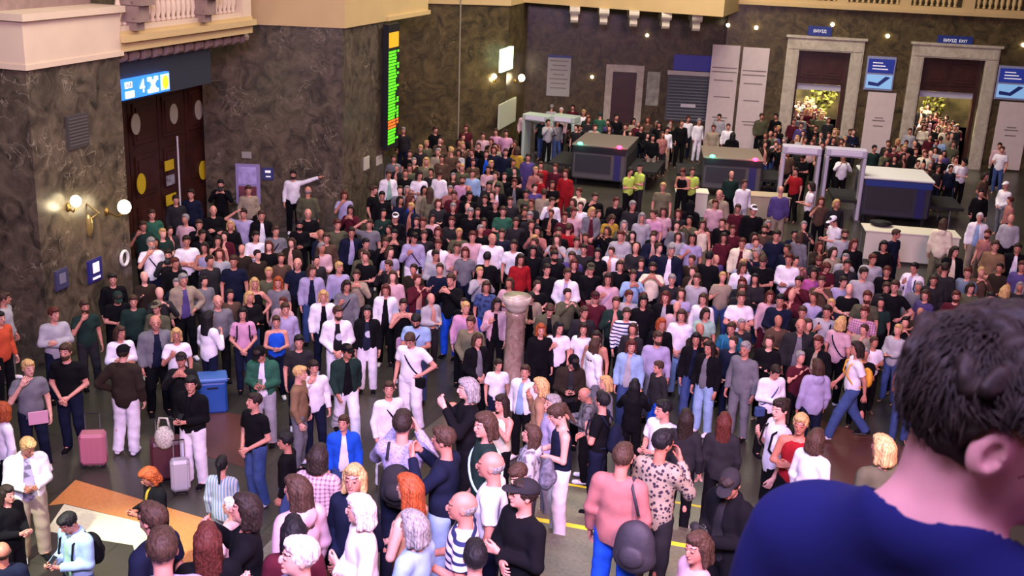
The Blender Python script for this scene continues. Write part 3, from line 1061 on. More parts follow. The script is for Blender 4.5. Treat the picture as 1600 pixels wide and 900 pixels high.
MB().box((cx_ - W_ * .1, .1, z0_ + Hh * .1), (cx_ + W_ * .1, .11, z1_ - Hh * .08)).build('pale_field', plain('pale_blue_glow', '#a8c8e8', .4, emit='#a8d0f0', es=.8), t)
vs = [(cx_ + W_ * .075 * math.cos(2 * PI * k / n), .12, z0_ + Hh * .5 + Hh * .36 * math.sin(2 * PI * k / n)) for k in range(n)]
MB().add(vs, [tuple(range(n))]).build('yellow_disc', M_GLOWY, t)
tag(t, 'lit blue sign reading 4 with white crossed pictogram and yellow disc', 'sign')
# LED departure board on the corner of the middle pier
LB = P3 + .12 * N_DIR + .0 * S_DIR
q_t = on_wall(606, 50, LB, S_DIR); q_b = on_wall(606, 226, LB, S_DIR)
t = empty('led_board')
ld = np.array([math.sin(rad(-3)), math.cos(rad(-3))])
ua = LB + .05 * N_DIR
# board stands almost edge-on: its face looks out to the right
e0 = G(600, 226, float(q_b[2]))[:2]
uL = on_wall(598.5, 140, P3 + .1 * N_DIR, S_DIR)[:2]
bd = S_DIR
t.matrix_world = wall_frame(uL, bd)
Wb = float((on_wall(614, 140, P3 + .1 * N_DIR, S_DIR)[:2] - uL) @ bd)
zT, zB = float(q_t[2]), float(q_b[2])
MB().box((-.05, 0, zB - .1), (Wb + .05, .18, zT + .25)).build('housing', M_DARK, t)
M_LG = plain('led_green', '#30a010', .5, emit='#58e81c', es=1.5)
M_LO = plain('led_amber', '#a07010', .5, emit='#d89a20', es=1.0)
M_LR = plain('led_orange', '#c04010', .5, emit='#e86a20', es=1.4)
random.seed(11)
MB().box((0, .18, zT - (zT - zB) * .13), (Wb * .95, .19, zT)).build('led_heading', M_LO, t)
rows = 30
for k in range(rows):
    zz_ = zT - (zT - zB) * (.16 + .83 * k / rows)
    ww = Wb * random.uniform(.62, .8)
    hrow = (zT - zB) * .83 / rows * .66
    r_ = MB()
    x_ = 0.0
    while x_ < ww:
        l_ = random.uniform(.16, .4)
        r_.box((x_, .18, zz_ - hrow), (min(x_ + l_, ww), .19, zz_))
        x_ += l_ + .04
    if random.random() < .6:
        MB().box((Wb * .85, .18, zz_ - hrow), (Wb, .19, zz_)).build('led_row', M_LR if k in (22, 23, 24) else M_LG, t)
    r_.build('led_row', M_LR if k in (22, 23, 24) else M_LG, t)
tag(t, 'tall electronic departure board with green glowing rows at the middle pier', 'departure board')
# cable down the rear left wall
q = on_wall(717, 200, FL - (0, .55), FR - FL)
q2 = on_wall(720, 2, FL - (0, .55), FR - FL)
tag(MB().tube([(q[0], q[1] - .25, 0.05), (q2[0], q2[1] - .25, 6.6)], .03, 8).build('hanging_cable', plain('grey_cable', '#8d8272', .6)), 'thin pale cable running straight down the rear left wall', 'cable')
for px, py, h_ in ((572, 255, 10), (592, 250, 7)):
    panel('switch_plate', (px - 4, py - h_, px + 4, py + h_), P2, S_DIR, .03, plain('switch_white', '#b8b4a4', .5), ('tall' if h_ == 10 else 'small') + ' white plate low on the side face of the middle pier', 'plate')


# ---------------------------------------------------------------- security area
def scanner(px, py, L_, W_, H_, rz, body, top, label, lamps=True, side=None):
    g = G(px, py)
    t = empty('baggage_scanner', (g[0], g[1], 0), rz)
    # x along the belt, front towards -y
    MB().box((-L_ / 2, 0, .25), (L_ / 2, W_, H_), bev=.06).build('housing', body, t)
    MB().box((-L_ / 2 - .03, -.03, H_), (L_ / 2 + .03, W_ + .03, H_ + .07), bev=.02).build('top_cover', top, t)
    MB().box((-L_ / 2 + .03, -.03, H_ - .22), (L_ / 2 - .03, 0, H_ - .02)).build('fascia', M_BLUEP if top is M_WHITEP else M_DARK, t)
    MB().box((-L_ / 2 + .12, -.02, .5), (L_ * .22, .01, H_ - .3)).build('side_panel', plain('charcoal_panel', '#24242a', .5), t)
    MB().box((L_ * .28, -.025, .3), (L_ * .40, .01, H_ - .06)).build('corner_post', plain('indigo_post', '#24245c', .4), t)
    cur = MB()
    for k in range(8):
        a = .15 + (W_ - .3) * k / 8
        cur.box((L_ / 2 + .005, a, .75), (L_ / 2 + .025, a + (W_ - .3) / 8 - .015, H_ - .25))
    cur.build('lead_curtain', M_RUBBER, t)
    MB().box((L_ / 2, .1, .62), (L_ / 2 + 1.1, W_ - .1, .72)).build('conveyor', M_RUBBER, t)
    MB().box((-L_ / 2 - .9, .1, .62), (-L_ / 2, W_ - .1, .72)).build('conveyor', M_RUBBER, t)
    for sx in (-1, 1):
        for y_ in (.2, W_ - .2):
            xx = sx * (L_ / 2 + .7)
            MB().tube([(xx, y_, 0), (xx, y_, .62)], .03, 8).build('leg', M_STEEL, t)
            xx = sx * (L_ / 2 - .15)
            MB().tube([(xx, y_, 0), (xx, y_, .25)], .06, 8).build('foot', M_RUBBER, t)
    if lamps:
        MB().ball((-L_ * .36, -.05, H_ + .1), (.1, .06, .06)).build('green_lamp', plain('green_glow', '#40e0a0', .4, emit='#50f0b0', es=5), t, smooth=True)
        MB().ball((L_ * .36, -.05, H_ + .08), (.11, .07, .07)).build('red_lamp', plain('red_glow', '#ff2040', .4, emit='#ff3050', es=7), t, smooth=True)
        for sx, c in ((-1, (.2, 1, .6)), (1, (1, .12, .2))):
            l = bpy.data.lights.new('indicator_light', 'POINT')
            l.energy = 5
            l.color = c
            l.shadow_soft_size = .08
            lo = bpy.data.objects.new('indicator_light', l)
            COL.objects.link(lo)
            lo.parent = t
            lo.location = (sx * L_ * .36, -.22, H_ + .1)
    tag(t, label, 'baggage scanner', 'baggage scanners')
    return t


scanner(933, 292, 2.0, 2.6, 1.45, rad(-14), M_GREYM, plain('brown_grey_top', '#6a6058', .6), 'dark grey baggage scanner with green and red lamps, the left one')
scanner(1140, 308, 2.1, 2.2, 1.35, rad(-6), M_GREYM, plain('taupe_top', '#76695e', .6), 'dark grey baggage scanner with green and red lamps, the middle one')
scanner(1395, 352, 2.2, 2.0, 1.5, rad(-8), plain('dark_navy_grey', '#2c2c38', .5), M_WHITEP, 'big baggage scanner with white top and blue trim, no lamps lit', lamps=False)


def arch(px, py, w_, h_, rz, label, m=None, dp=.5):
    g = G(px, py)
    t = empty('metal_detector', (g[0], g[1], 0), rz)
    m = m or plain('detector_lilac_white', '#b3aec0', .4)
    for s_ in (-1, 1):
        MB().box((s_ * w_ / 2 - .06, -dp / 2, 0), (s_ * w_ / 2 + .06, dp / 2, h_), bev=.03).build('side_panel', m, t)
        MB().box((s_ * w_ / 2 - .1, -dp / 2 - .05, 0), (s_ * w_ / 2 + .1, dp / 2 + .05, .06)).build('foot', M_GREYM, t)
    MB().box((-w_ / 2 - .06, -dp / 2, h_), (w_ / 2 + .06, dp / 2, h_ + .26), bev=.03).build('header', m, t)
    MB().box((-w_ / 2 + .1, -dp / 2 - .02, h_ + .06), (w_ / 2 - .1, -dp / 2, h_ + .2)).build('display_strip', plain('display_pale', '#d8d4e4', .4), t)
    tag(t, label, 'metal detector', 'walk-through metal detectors')


arch(1240, 338, 1.15, 2.15, rad(-8), 'white walk-through metal detector arch, the left one of the pair on the right')
arch(1308, 342, 1.2, 2.15, rad(-8), 'white walk-through metal detector arch, the right one of the pair on the right')
mg = plain('detector_mint', '#a8b8ae', .45)
arch(838, 250, 1.0, 1.6, rad(-25), 'pale green walk-through detector arch at the far left of the checkpoint', mg, .7)
arch(880, 252, .9, 1.6, rad(-25), 'pale green walk-through detector arch just left of the left scanner', mg, .7)


def table(px, py, L_, W_, H_, rz, m, label, name='table'):
    g = G(px, py)
    t = empty(name, (g[0], g[1], 0), rz)
    MB().box((-L_ / 2, -W_ / 2, H_ - .05), (L_ / 2, W_ / 2, H_), bev=.015).build('tabletop', m, t)
    MB().box((-L_ / 2 + .04, -W_ / 2 + .03, .08), (L_ / 2 - .04, -W_ / 2 + .06, H_ - .05)).build('front_panel', m, t)
    for sx in (-1, 1):
        for sy in (-1, 1):
            MB().tube([(sx * (L_ / 2 - .06), sy * (W_ / 2 - .06), 0), (sx * (L_ / 2 - .06), sy * (W_ / 2 - .06), H_ - .04)], .025, 8).build('leg', M_STEEL, t)
    tag(t, label, 'table', 'inspection tables')
    return t


MWT = plain('white_table', '#cfccb8', .5)
table(1415, 408, 2.7, .9, .95, rad(-8), MWT, 'long white inspection table in front of the white-topped scanner')
table(1077, 338, 1.1, .7, .9, rad(-4), MWT, 'white table with papers between the left and middle scanners')
table(1195, 342, 1.5, .7, .85, rad(-4), plain('beige_table', '#a89a80', .5), 'beige table right of the middle scanner')
g = G(1376, 352, .95)
by = MB().lathe([(.24, 0), (.33, .08), (.33, .1), (.22, .03), (.01, .03)], (0, 0, 0), 20).build('black_bowl', M_RUBBER, smooth=True)
by.location = (g[0], g[1], .95)
tag(by, 'round black tray lying on the long white inspection table', 'tray')


# ---------------------------------------------------------------- stone column in the crowd
g = G(800, 625)
colx = on_wall(803, 462, g[:2], (1, 0))
t = empty('stone_pedestal', (g[0], g[1], 0))
hc = float(colx[2])
MB().box((-.26, -.26, 0), (.26, .26, .22), bev=.02).build('base', M_MARBLE_P, t)
MB().lathe([(.26, .22), (.29, .28), (.25, .36), (.21, .44), (.235, .5), (.235, .52), (.205, .56), (.195, 1.0), (.18, hc - .42), (.205, hc - .36), (.18, hc - .3)], (0, 0, 0), 24).build('shaft', M_MARBLE_P, t, smooth=True)
MB().lathe([(.18, hc - .3), (.22, hc - .22), (.26, hc - .13), (.285, hc - .1), (.285, hc - .02), (.27, hc), (.26, hc + .01), (.2, hc - .03), (.01, hc - .03)], (0, 0, 0), 28).build('dish', M_MARBLE_W, t, smooth=True)
tag(t, 'slender pink marble pedestal with a pale dish top amid the crowd', 'pedestal')


# ---------------------------------------------------------------- luggage and small things
def suitcase(px, py, w_, d_, h_, rz, m, label):
    gg = G(px, py)
    t = empty('suitcase', (gg[0], gg[1], 0), rz)
    MB().box((-w_ / 2, -d_ / 2, .06), (w_ / 2, d_ / 2, h_), bev=.05).build('shell', m, t)
    for s_ in (-1, 1):
        MB().tube([(s_ * w_ * .28, d_ * .3, h_ - .02), (s_ * w_ * .28, d_ * .3, h_ + .3)], .008, 6).build('handle_rod', M_STEEL, t)
        for s2 in (-1, 1):
            MB().tube([(s_ * (w_ / 2 - .06) - .015, s2 * (d_ / 2 - .05), .035), (s_ * (w_ / 2 - .06) + .015, s2 * (d_ / 2 - .05), .035)], .035, 10).build('wheel', M_RUBBER, t)
    MB().tube([(-w_ * .28, d_ * .3, h_ + .3), (w_ * .28, d_ * .3, h_ + .3)], .014, 6).build('handle', M_RUBBER, t)
    for k in range(5):
        x_ = -w_ / 2 + w_ * (k + .5) / 5
        MB().box((x_ - .01, -d_ / 2 - .008, .14), (x_ + .01, -d_ / 2, h_ - .08)).build('rib', m, t)
    tag(t, label, 'suitcase', 'suitcases among the crowd')
    return t


g = G(333, 640)
t = empty('blue_bin', (g[0], g[1], 0), rad(18))
MB().box((-.26, -.2, 0), (.26, .2, .62), bev=.04).build('body', plain('blue_plastic', '#1f4e96', .45), t)
MB().box((-.28, -.22, .62), (.28, .22, .7), bev=.025).build('lid', plain('blue_plastic_pale', '#3f68a8', .45), t)
MB().box((-.1, -.215, .5), (.1, -.2, .53)).build('grip', M_DARK, t)
tag(t, 'big blue hard-sided case standing behind the person in a black leather coat', 'case')
suitcase(148, 728, .42, .26, .62, rad(10), plain('pink_shell', '#b06a78', .45), 'dusty pink suitcase between the polo shirt woman and white trousers')
suitcase(262, 748, .5, .34, .72, rad(20), plain('maroon_shell', '#451a26', .5), 'maroon suitcase behind the ginger-haired person at the lower left')
suitcase(283, 770, .3, .2, .6, rad(20), plain('silver_shell', '#a8a8ac', .4), 'narrow silver suitcase beside the white wide trousers')
g = G(257, 690, .75)
fb = MB().ball((0, 0, 0), (.16, .13, .2)).tube([(-.1, 0, .16), (-.06, 0, .34), (.06, 0, .34), (.1, 0, .16)], .02, 8).build('furry_bag', plain('white_fur', '#b9b6a8', .95, noise=.5, nscale=40, bump=1.0), smooth=True)
fb.location = (g[0], g[1], .82)
tag(fb, 'fluffy white bag on top of the maroon suitcase', 'bag')
g = G(1373, 598)


# ---------------------------------------------------------------- surface meshing for bodies, hair and clothes
class Grid:
    def __init__(s, xs, ys, zs):
        s.a = [np.asarray(q, float) for q in (xs, ys, zs)]
        s.F = np.full([len(q) for q in s.a], 0.15)

    def sub(s, lo, hi):
        sl = []
        for k in range(3):
            i = max(int(np.searchsorted(s.a[k], lo[k])) - 1, 0)
            j = min(int(np.searchsorted(s.a[k], hi[k])) + 1, len(s.a[k]))
            if j <= i:
                return None
            sl.append(slice(i, j))
        return tuple(sl), s.a[0][sl[0]][:, None, None], s.a[1][sl[1]][None, :, None], s.a[2][sl[2]][None, None, :]

    def put(s, sl, d, k):
        f = s.F[sl]
        if k > 0:
            h = np.clip(.5 + .5 * (f - d) / k, 0, 1)
            s.F[sl] = f * (1 - h) + d * h - k * h * (1 - h)
        else:
            s.F[sl] = np.minimum(f, d)

    def cap(s, a, b, ra, rb=None, k=.025, cut=None, flat=None):
        rb = ra if rb is None else rb
        a = np.array(a, float)
        b = np.array(b, float)
        m = max(ra, rb) + .06
        r = s.sub(np.minimum(a, b) - m, np.maximum(a, b) + m)
        if r is None:
            return
        sl, X, Y, Z = r
        d = b - a
        L2 = d @ d + 1e-9
        t = np.clip(((X - a[0]) * d[0] + (Y - a[1]) * d[1] + (Z - a[2]) * d[2]) / L2, 0, 1)
        px, py, pz = X - a[0] - t * d[0], Y - a[1] - t * d[1], Z - a[2] - t * d[2]
        if flat is not None:
            n = np.array(flat[0], float)
            n /= np.linalg.norm(n)
            q = px * n[0] + py * n[1] + pz * n[2]
            e = flat[1] - 1
            D = np.sqrt(px ** 2 + py ** 2 + pz ** 2 + (e * (e + 2)) * q ** 2)
        else:
            D = np.sqrt(px ** 2 + py ** 2 + pz ** 2)
        D = D - (ra + (rb - ra) * t)
        if cut is not None:
            u = d / math.sqrt(L2)
            pl = (X - b[0]) * u[0] + (Y - b[1]) * u[1] + (Z - b[2]) * u[2]
            D = np.maximum(D, pl)
        s.put(sl, D, k)

    def ell(s, c, r, k=.025, T=None, keep=None, sub=False):
        """ellipsoid; T = (R, t) places its local frame, keep(x, y, z) in local coordinates is intersected with it"""
        c = np.array(c, float)
        r = np.array(r, float)
        if T is None:
            wc = c
            m = r + .06
        else:
            wc = T[0] @ c + T[1]
            m = np.full(3, r.max() * 1.1 + .06)
        q = s.sub(wc - m, wc + m)
        if q is None:
            return
        sl, X, Y, Z = q
        if T is None:
            x, y, z = X - c[0], Y - c[1], Z - c[2]
        else:
            R = T[0] / HEAD_S ** 2
            dx, dy, dz = X - T[1][0], Y - T[1][1], Z - T[1][2]
            x = R[0, 0] * dx + R[1, 0] * dy + R[2, 0] * dz - c[0]
            y = R[0, 1] * dx + R[1, 1] * dy + R[2, 1] * dz - c[1]
            z = R[0, 2] * dx + R[1, 2] * dy + R[2, 2] * dz - c[2]
        k0 = np.sqrt((x / r[0]) ** 2 + (y / r[1]) ** 2 + (z / r[2]) ** 2)
        k1 = np.sqrt((x / r[0] ** 2) ** 2 + (y / r[1] ** 2) ** 2 + (z / r[2] ** 2) ** 2) + 1e-9
        D = k0 * (k0 - 1) / k1
        if keep is not None:
            D = np.maximum(D, keep(x + c[0], y + c[1], z + c[2]))
        if sub:
            s.F[sl] = np.maximum(s.F[sl], -D)
        else:
            s.put(sl, D, k)

    def cutf(s, fn):
        X, Y, Z = s.a[0][:, None, None], s.a[1][None, :, None], s.a[2][None, None, :]
        s.F = np.maximum(s.F, fn(X, Y, Z))

    def addf(s, fn):
        X, Y, Z = s.a[0][:, None, None], s.a[1][None, :, None], s.a[2][None, None, :]
        s.F = s.F + fn(X, Y, Z)

    def nets(s):
        F = s.F.copy()
        F[0], F[-1] = .1, .1
        F[:, 0], F[:, -1] = .1, .1
        F[:, :, 0], F[:, :, -1] = .1, .1
        ins = F < 0
        nx, ny, nz = F.shape
        cnt = np.zeros((nx - 1, ny - 1, nz - 1), np.int8)
        offs = [(i, j, k) for i in (0, 1) for j in (0, 1) for k in (0, 1)]
        for i, j, k in offs:
            cnt += ins[i:nx - 1 + i, j:ny - 1 + j, k:nz - 1 + k]
        I = np.argwhere((cnt > 0) & (cnt < 8))
        if len(I) == 0:
            return np.zeros((0, 3)), np.zeros((0, 4), int)
        idx = np.full(cnt.shape, -1, np.int64)
        idx[I[:, 0], I[:, 1], I[:, 2]] = np.arange(len(I))
        P = np.zeros((len(I), 3))
        C = np.zeros(len(I))
        for ax in range(3):
            for o in [q for q in offs if q[ax] == 0]:
                p0 = I + np.array(o)
                p1 = p0.copy()
                p1[:, ax] += 1
                f0 = F[p0[:, 0], p0[:, 1], p0[:, 2]]
                f1 = F[p1[:, 0], p1[:, 1], p1[:, 2]]
                m = (f0 < 0) != (f1 < 0)
                t = np.where(m, f0 / np.where(m, f0 - f1, 1), 0)
                for a in range(3):
                    v0 = s.a[a][p0[:, a]]
                    v1 = s.a[a][p1[:, a]]
                    P[:, a] += np.where(m, v0 + t * (v1 - v0), 0)
                C += m
        P /= C[:, None]
        Q = []
        for ax in range(3):
            b_, c_ = (ax + 1) % 3, (ax + 2) % 3
            sl0 = [slice(1, None)] * 3
            lo = [slice(0, n) for n in F.shape]
            lo[ax] = slice(0, F.shape[ax] - 1)
            hi = [slice(0, n) for n in F.shape]
            hi[ax] = slice(1, F.shape[ax])
            A0, A1 = ins[tuple(lo)], ins[tuple(hi)]
            E = np.argwhere(A0 != A1)
            E = E[(E[:, b_] > 0) & (E[:, c_] > 0) & (E[:, b_] < F.shape[b_] - 1) & (E[:, c_] < F.shape[c_] - 1)]
            first = ins[E[:, 0], E[:, 1], E[:, 2]]
            cs = []
            for db, dc in ((1, 1), (0, 1), (0, 0), (1, 0)):
                e = E.copy()
                e[:, b_] -= db
                e[:, c_] -= dc
                cs.append(idx[e[:, 0], e[:, 1], e[:, 2]])
            q = np.stack(cs, 1)
            q[~first] = q[~first][:, ::-1]
            Q.append(q)
        return P, np.concatenate(Q)


def np_mesh(name, V, Q, mi=None, smooth=True):
    me = bpy.data.meshes.new(name)
    me.vertices.add(len(V))
    me.vertices.foreach_set('co', np.ascontiguousarray(V, np.float32).ravel())
    me.loops.add(len(Q) * 4)
    me.loops.foreach_set('vertex_index', np.ascontiguousarray(Q, np.int32).ravel())
    me.polygons.add(len(Q))
    me.polygons.foreach_set('loop_start', np.arange(0, len(Q) * 4, 4, dtype=np.int32))
    me.polygons.foreach_set('loop_total', np.full(len(Q), 4, np.int32))
    if smooth:
        me.polygons.foreach_set('use_smooth', np.ones(len(Q), bool))
    if mi is not None:
        me.polygons.foreach_set('material_index', np.ascontiguousarray(mi, np.int32))
    me.update(calc_edges=True)
    return me


def axis(lo, hi, d, fine=None, df=None):
    if fine is None:
        return np.arange(lo, hi + d, d)
    a = np.arange(lo, fine[0], d)
    b = np.arange(fine[0], fine[1], df)
    c = np.arange(fine[1], hi + d, d)
    return np.unique(np.round(np.concatenate([a, b, c]), 5))


# ---------------------------------------------------------------- the figure: joints of every pose
V3 = lambda *a: np.array(a, float)
HEAD_C = V3(0, -.01, 1.655)
NECK_P = V3(0, .01, 1.53)
HEAD_S = 1.07
ST = (V3(.235, .03, 1.145), V3(.25, -.05, .895), V3(-1, 0, 0))


def mir(j):
    return tuple(V3(-q[0], q[1], q[2]) for q in j)


# arm = (elbow, wrist, palm direction); the first is the figure's left arm (+x), the second the right
ARMS = {
    'st': (ST, mir((V3(.24, .02, 1.14), V3(.235, -.07, .90), V3(-1, 0, 0)))),
    'cr': ((V3(.25, -.03, 1.15), V3(-.03, -.19, 1.19), V3(0, 1, 0)), (V3(-.25, -.03, 1.15), V3(.05, -.215, 1.14), V3(0, 1, 0))),
    'ph': ((V3(.22, -.01, 1.14), V3(.045, -.27, 1.16), V3(-.5, .6, .6)), (V3(-.23, -.01, 1.14), V3(-.06, -.27, 1.17), V3(.5, .6, .6))),
    'cl': ((V3(.25, .02, 1.13), V3(.06, -.19, .99), V3(-.6, .8, 0)), (V3(-.25, .02, 1.13), V3(-.06, -.20, .98), V3(.6, .8, 0))),
    'up': ((V3(.42, -.05, 1.5), V3(.67, -.08, 1.6), V3(0, 0, -1)), mir(ST)),
    'fc': (ST, (V3(-.27, -.13, 1.2), V3(-.12, -.19, 1.46), V3(.6, .8, 0))),
    'hp': ((V3(.38, .06, 1.18), V3(.2, -.05, 1.04), V3(-1, .3, 0)), mir(ST)),
    'tk': ((V3(.27, -.15, 1.24), V3(.09, -.28, 1.48), V3(-.8, .4, 0)), (V3(-.27, -.15, 1.24), V3(-.09, -.28, 1.48), V3(.8, .4, 0))),
    'wk': ((V3(.23, .13, 1.17), V3(.24, .16, .93), V3(-1, 0, 0)), (V3(-.23, -.06, 1.15), V3(-.2, -.22, .98), V3(1, 0, 0))),
    'bg': ((V3(.24, .0, 1.14), V3(.22, -.1, .9), V3(-1, 0, 0)), (V3(-.26, -.06, 1.14), V3(-.13, -.19, 1.31), V3(.3, 1, 0))),
    'hd': (ST, (V3(-.40, -.04, 1.52), V3(-.17, -.07, 1.70), V3(1, 0, -.2))),
}
LEGS = {
    'n': ((V3(.095, 0, .93), V3(.115, -.01, .5), V3(.125, .03, .08)), (V3(-.095, 0, .93), V3(-.115, -.01, .5), V3(-.125, .03, .08))),
    'c': ((V3(.095, 0, .93), V3(.125, -.06, .5), V3(.16, .02, .08)), (V3(-.095, 0, .93), V3(-.095, .0, .5), V3(-.085, .03, .08))),
    'w': ((V3(.09, 0, .92), V3(.1, -.2, .52), V3(.1, -.32, .11)), (V3(-.09, 0, .92), V3(-.1, .1, .5), V3(-.1, .38, .16))),
}


def head_T(hp, hy):
    p, y = rad(hp), rad(hy)
    Rx = np.array([[1, 0, 0], [0, math.cos(p), -math.sin(p)], [0, math.sin(p), math.cos(p)]])
    Rz = np.array([[math.cos(y), -math.sin(y), 0], [math.sin(y), math.cos(y), 0], [0, 0, 1]])
    R = Rz @ Rx * HEAD_S
    return R, NECK_P + R @ (HEAD_C - NECK_P)


def hand_mesh(dens, point=False):
    g = Grid(*[np.arange(a, b, dens) for a, b in ((-.075, .085), (-.035, .085), (-.035, .215))])
    g.cap((0, 0, -.02), (0, 0, .02), .024, .026, .01)
    for x, l, sp in ((-.030, .078, -.10), (-.010, .085, -.03), (.011, .082, .04), (.031, .070, .12)):
        g.cap((x * .5, 0, .02), (x, 0, .09), .016, .0125, .012)
        c0 = V3(x, 0, .09)
        ang = rad(8 if point and x > .02 else 16)
        for seg, rr in ((.44, .0098), (.31, .0090), (.25, .0080)):
            c1 = c0 + V3(math.sin(sp) * l * seg, math.sin(ang) * l * seg, math.cos(ang) * l * seg)
            g.cap(c0, c1, rr, rr * .92, .004)
            c0 = c1
            ang += rad(6 if point and x > .02 else 30)
    g.cap((.018, .004, .02), (.045, .012, .055), .017, .012, .014)
    g.cap((.045, .012, .055), (.056, .022, .088), .0115, .0095, .005)
    g.cap((.056, .022, .088), (.056, .030, .112), .0095, .008, .004)
    return g.nets()


HAND = {}


def put_hand(d, e, wpos, palm, left, point=False):
    """the hand mesh set on the wrist: z along the forearm, y towards the palm side, thumb forward"""
    if (d, point) not in HAND:
        HAND[(d, point)] = hand_mesh(d, point)
    V, Q = HAND[(d, point)]
    z = (wpos - e) / np.linalg.norm(wpos - e)
    y = palm - z * (palm @ z)
    y /= np.linalg.norm(y) + 1e-9
    x = np.cross(y, z)
    fl = False
    # thumb side: forward/up for both hands
    fwd = V3(0, -1, .6)
    if x @ fwd < 0:
        x = -x
        fl = True
    W = wpos + V[:, :1] * x + V[:, 1:2] * y + V[:, 2:3] * z
    return W, (Q[:, ::-1] if fl else Q)


CACHE = {}


def legkey(pose):
    return 'w' if pose == 'wk' else ('c' if pose in ('hp', 'fc', 'cl', 'bg') else 'n')


def body_arrays(pose, hp, hy, d, df, hands=True, face=True, stout=False):
    L = LEGS[legkey(pose)]
    up = 1.82
    g = Grid(axis(-.52 if pose in ('hd',) else -.42, .8 if pose == 'up' else .42, d, (-.1, .1), df), axis(-.48, .52 if pose == 'wk' else .22, d, (-.16, .13), df), axis(-.02, up, d, (1.5, up), df))
    g.ell((0, .01, .96), (.165, .115, .13), .03)
    g.ell((0, .0, 1.12), (.14, .098, .16), .05)
    g.ell((0, .0, 1.30), (.162, .112, .17), .05)
    g.cap((-.14, .01, 1.415), (.14, .01, 1.415), .058, None, .05)
    R, t = head_T(hp, hy)
    g.cap((0, .025, 1.42), t + R @ V3(0, .02, -.07), .056, .052, .03)
    if stout:
        g.cap((0, .035, 1.42), t + R @ V3(0, .035, -.05), .066, .058, .03)
        for s_ in (-1, 1):
            g.cap((s_ * .13, .02, 1.42), (s_ * .035, .045, 1.50), .045, .04, .04)
    # head: skull, face, jaw, nose, brow, chin, ears
    T = (R, t)
    g.ell((0, .015, .018), (.074, .092, .092), .02, T)
    g.ell((0, -.018, -.035), (.058, .066, .078), .03, T)
    if stout:
        for s_ in (-1, 1):
            g.ell((s_ * .081, .016, -.006), (.013, .021, .034), .006, T)
            g.ell((s_ * .093, .010, -.004), (.010, .011, .020), 0, T, sub=True)
    if face:
        g.ell((0, -.068, -.083), (.024, .02, .018), .02, T)
        g.ell((0, -.094, -.012), (.0125, .017, .024), .010, T)
        g.ell((0, -.098, -.028), (.016, .012, .010), .008, T)
        g.ell((0, -.072, .026), (.046, .014, .010), .015, T)
        g.ell((0, -.086, -.054), (.022, .010, .0085), .006, T)
        for s_ in (-1, 1):
            g.ell((s_ * .074, .012, -.008), (.010, .018, .030), .006, T)
            g.ell((s_ * .030, -.093, .006), (.015, .011, .009), 0, T, sub=True)
            g.ell((s_ * .030, -.079, .006), (.0125, .0115, .0105), .002, T)
    for (h, k, a), s_ in zip(L, (1, -1)):
        g.cap(h, k, .086, .056, .04)
        g.cap(k, a, .058, .037, .02)
        g.ell((k + a) / 2 + V3(0, .02, .07), (.048, .05, .12), .03)
        g.cap(a, a + V3(s_ * .012, -.13, -.045), .036, .03, .02)
    for (e, w_, p), s_ in zip(ARMS[pose], (1, -1)):
        sh = V3(s_ * .178, .012, 1.405)
        g.cap(sh, e, .052, .040, .04)
        g.cap(e, w_, .041, .027, .015)
        fl_ = (w_ - e) / np.linalg.norm(w_ - e)
        if not hands:
            g.cap(w_, w_ + fl_ * .13, .03, .02, .02)
    V, Q = g.nets()
    if hands:
        for i, (e, w_, p) in enumerate(ARMS[pose]):
            Vh, Qh = put_hand(hands, e, w_, p, i == 0, pose == 'up' and i == 0)
            Q = np.concatenate([Q, Qh + len(V)])
            V = np.concatenate([V, Vh])
    # eyes, lips
    mi = np.zeros(len(Q), int)
    if face:
        c = (V[Q].mean(1) - t) @ R / HEAD_S ** 2
        for s_ in (-1, 1):
            mi[(((c[:, 0] - s_ * .030) / .0105) ** 2 + ((c[:, 2] - .006) / .0055) ** 2 < 1) & (c[:, 1] < -.05)] = 1
            mi[(np.abs(c[:, 0] - s_ * .031) < .019) & (np.abs(c[:, 2] - .030 + .18 * abs(0)) < .0048) & (c[:, 1] < -.05)] = 1
        mi[(((c[:, 0]) / .023) ** 2 + ((c[:, 2] + .054) / .0075) ** 2 < 1) & (c[:, 1] < -.05)] = 2
    return V, Q, mi


def fold(g, a=.004, seed=0.0):
    s_ = seed
    g.addf(lambda X, Y, Z: a * (np.sin(13 * X + 7 * Z + 2.2 * np.sin(9 * Z + 6 * Y + s_) + s_) * np.sin(11 * Y - 12 * Z + 2.0 * np.sin(10 * X + s_)) + .55 * np.sin(27 * X + 15 * Y - 14 * Z + 3 * np.sin(11 * Z + 8 * X + s_))))


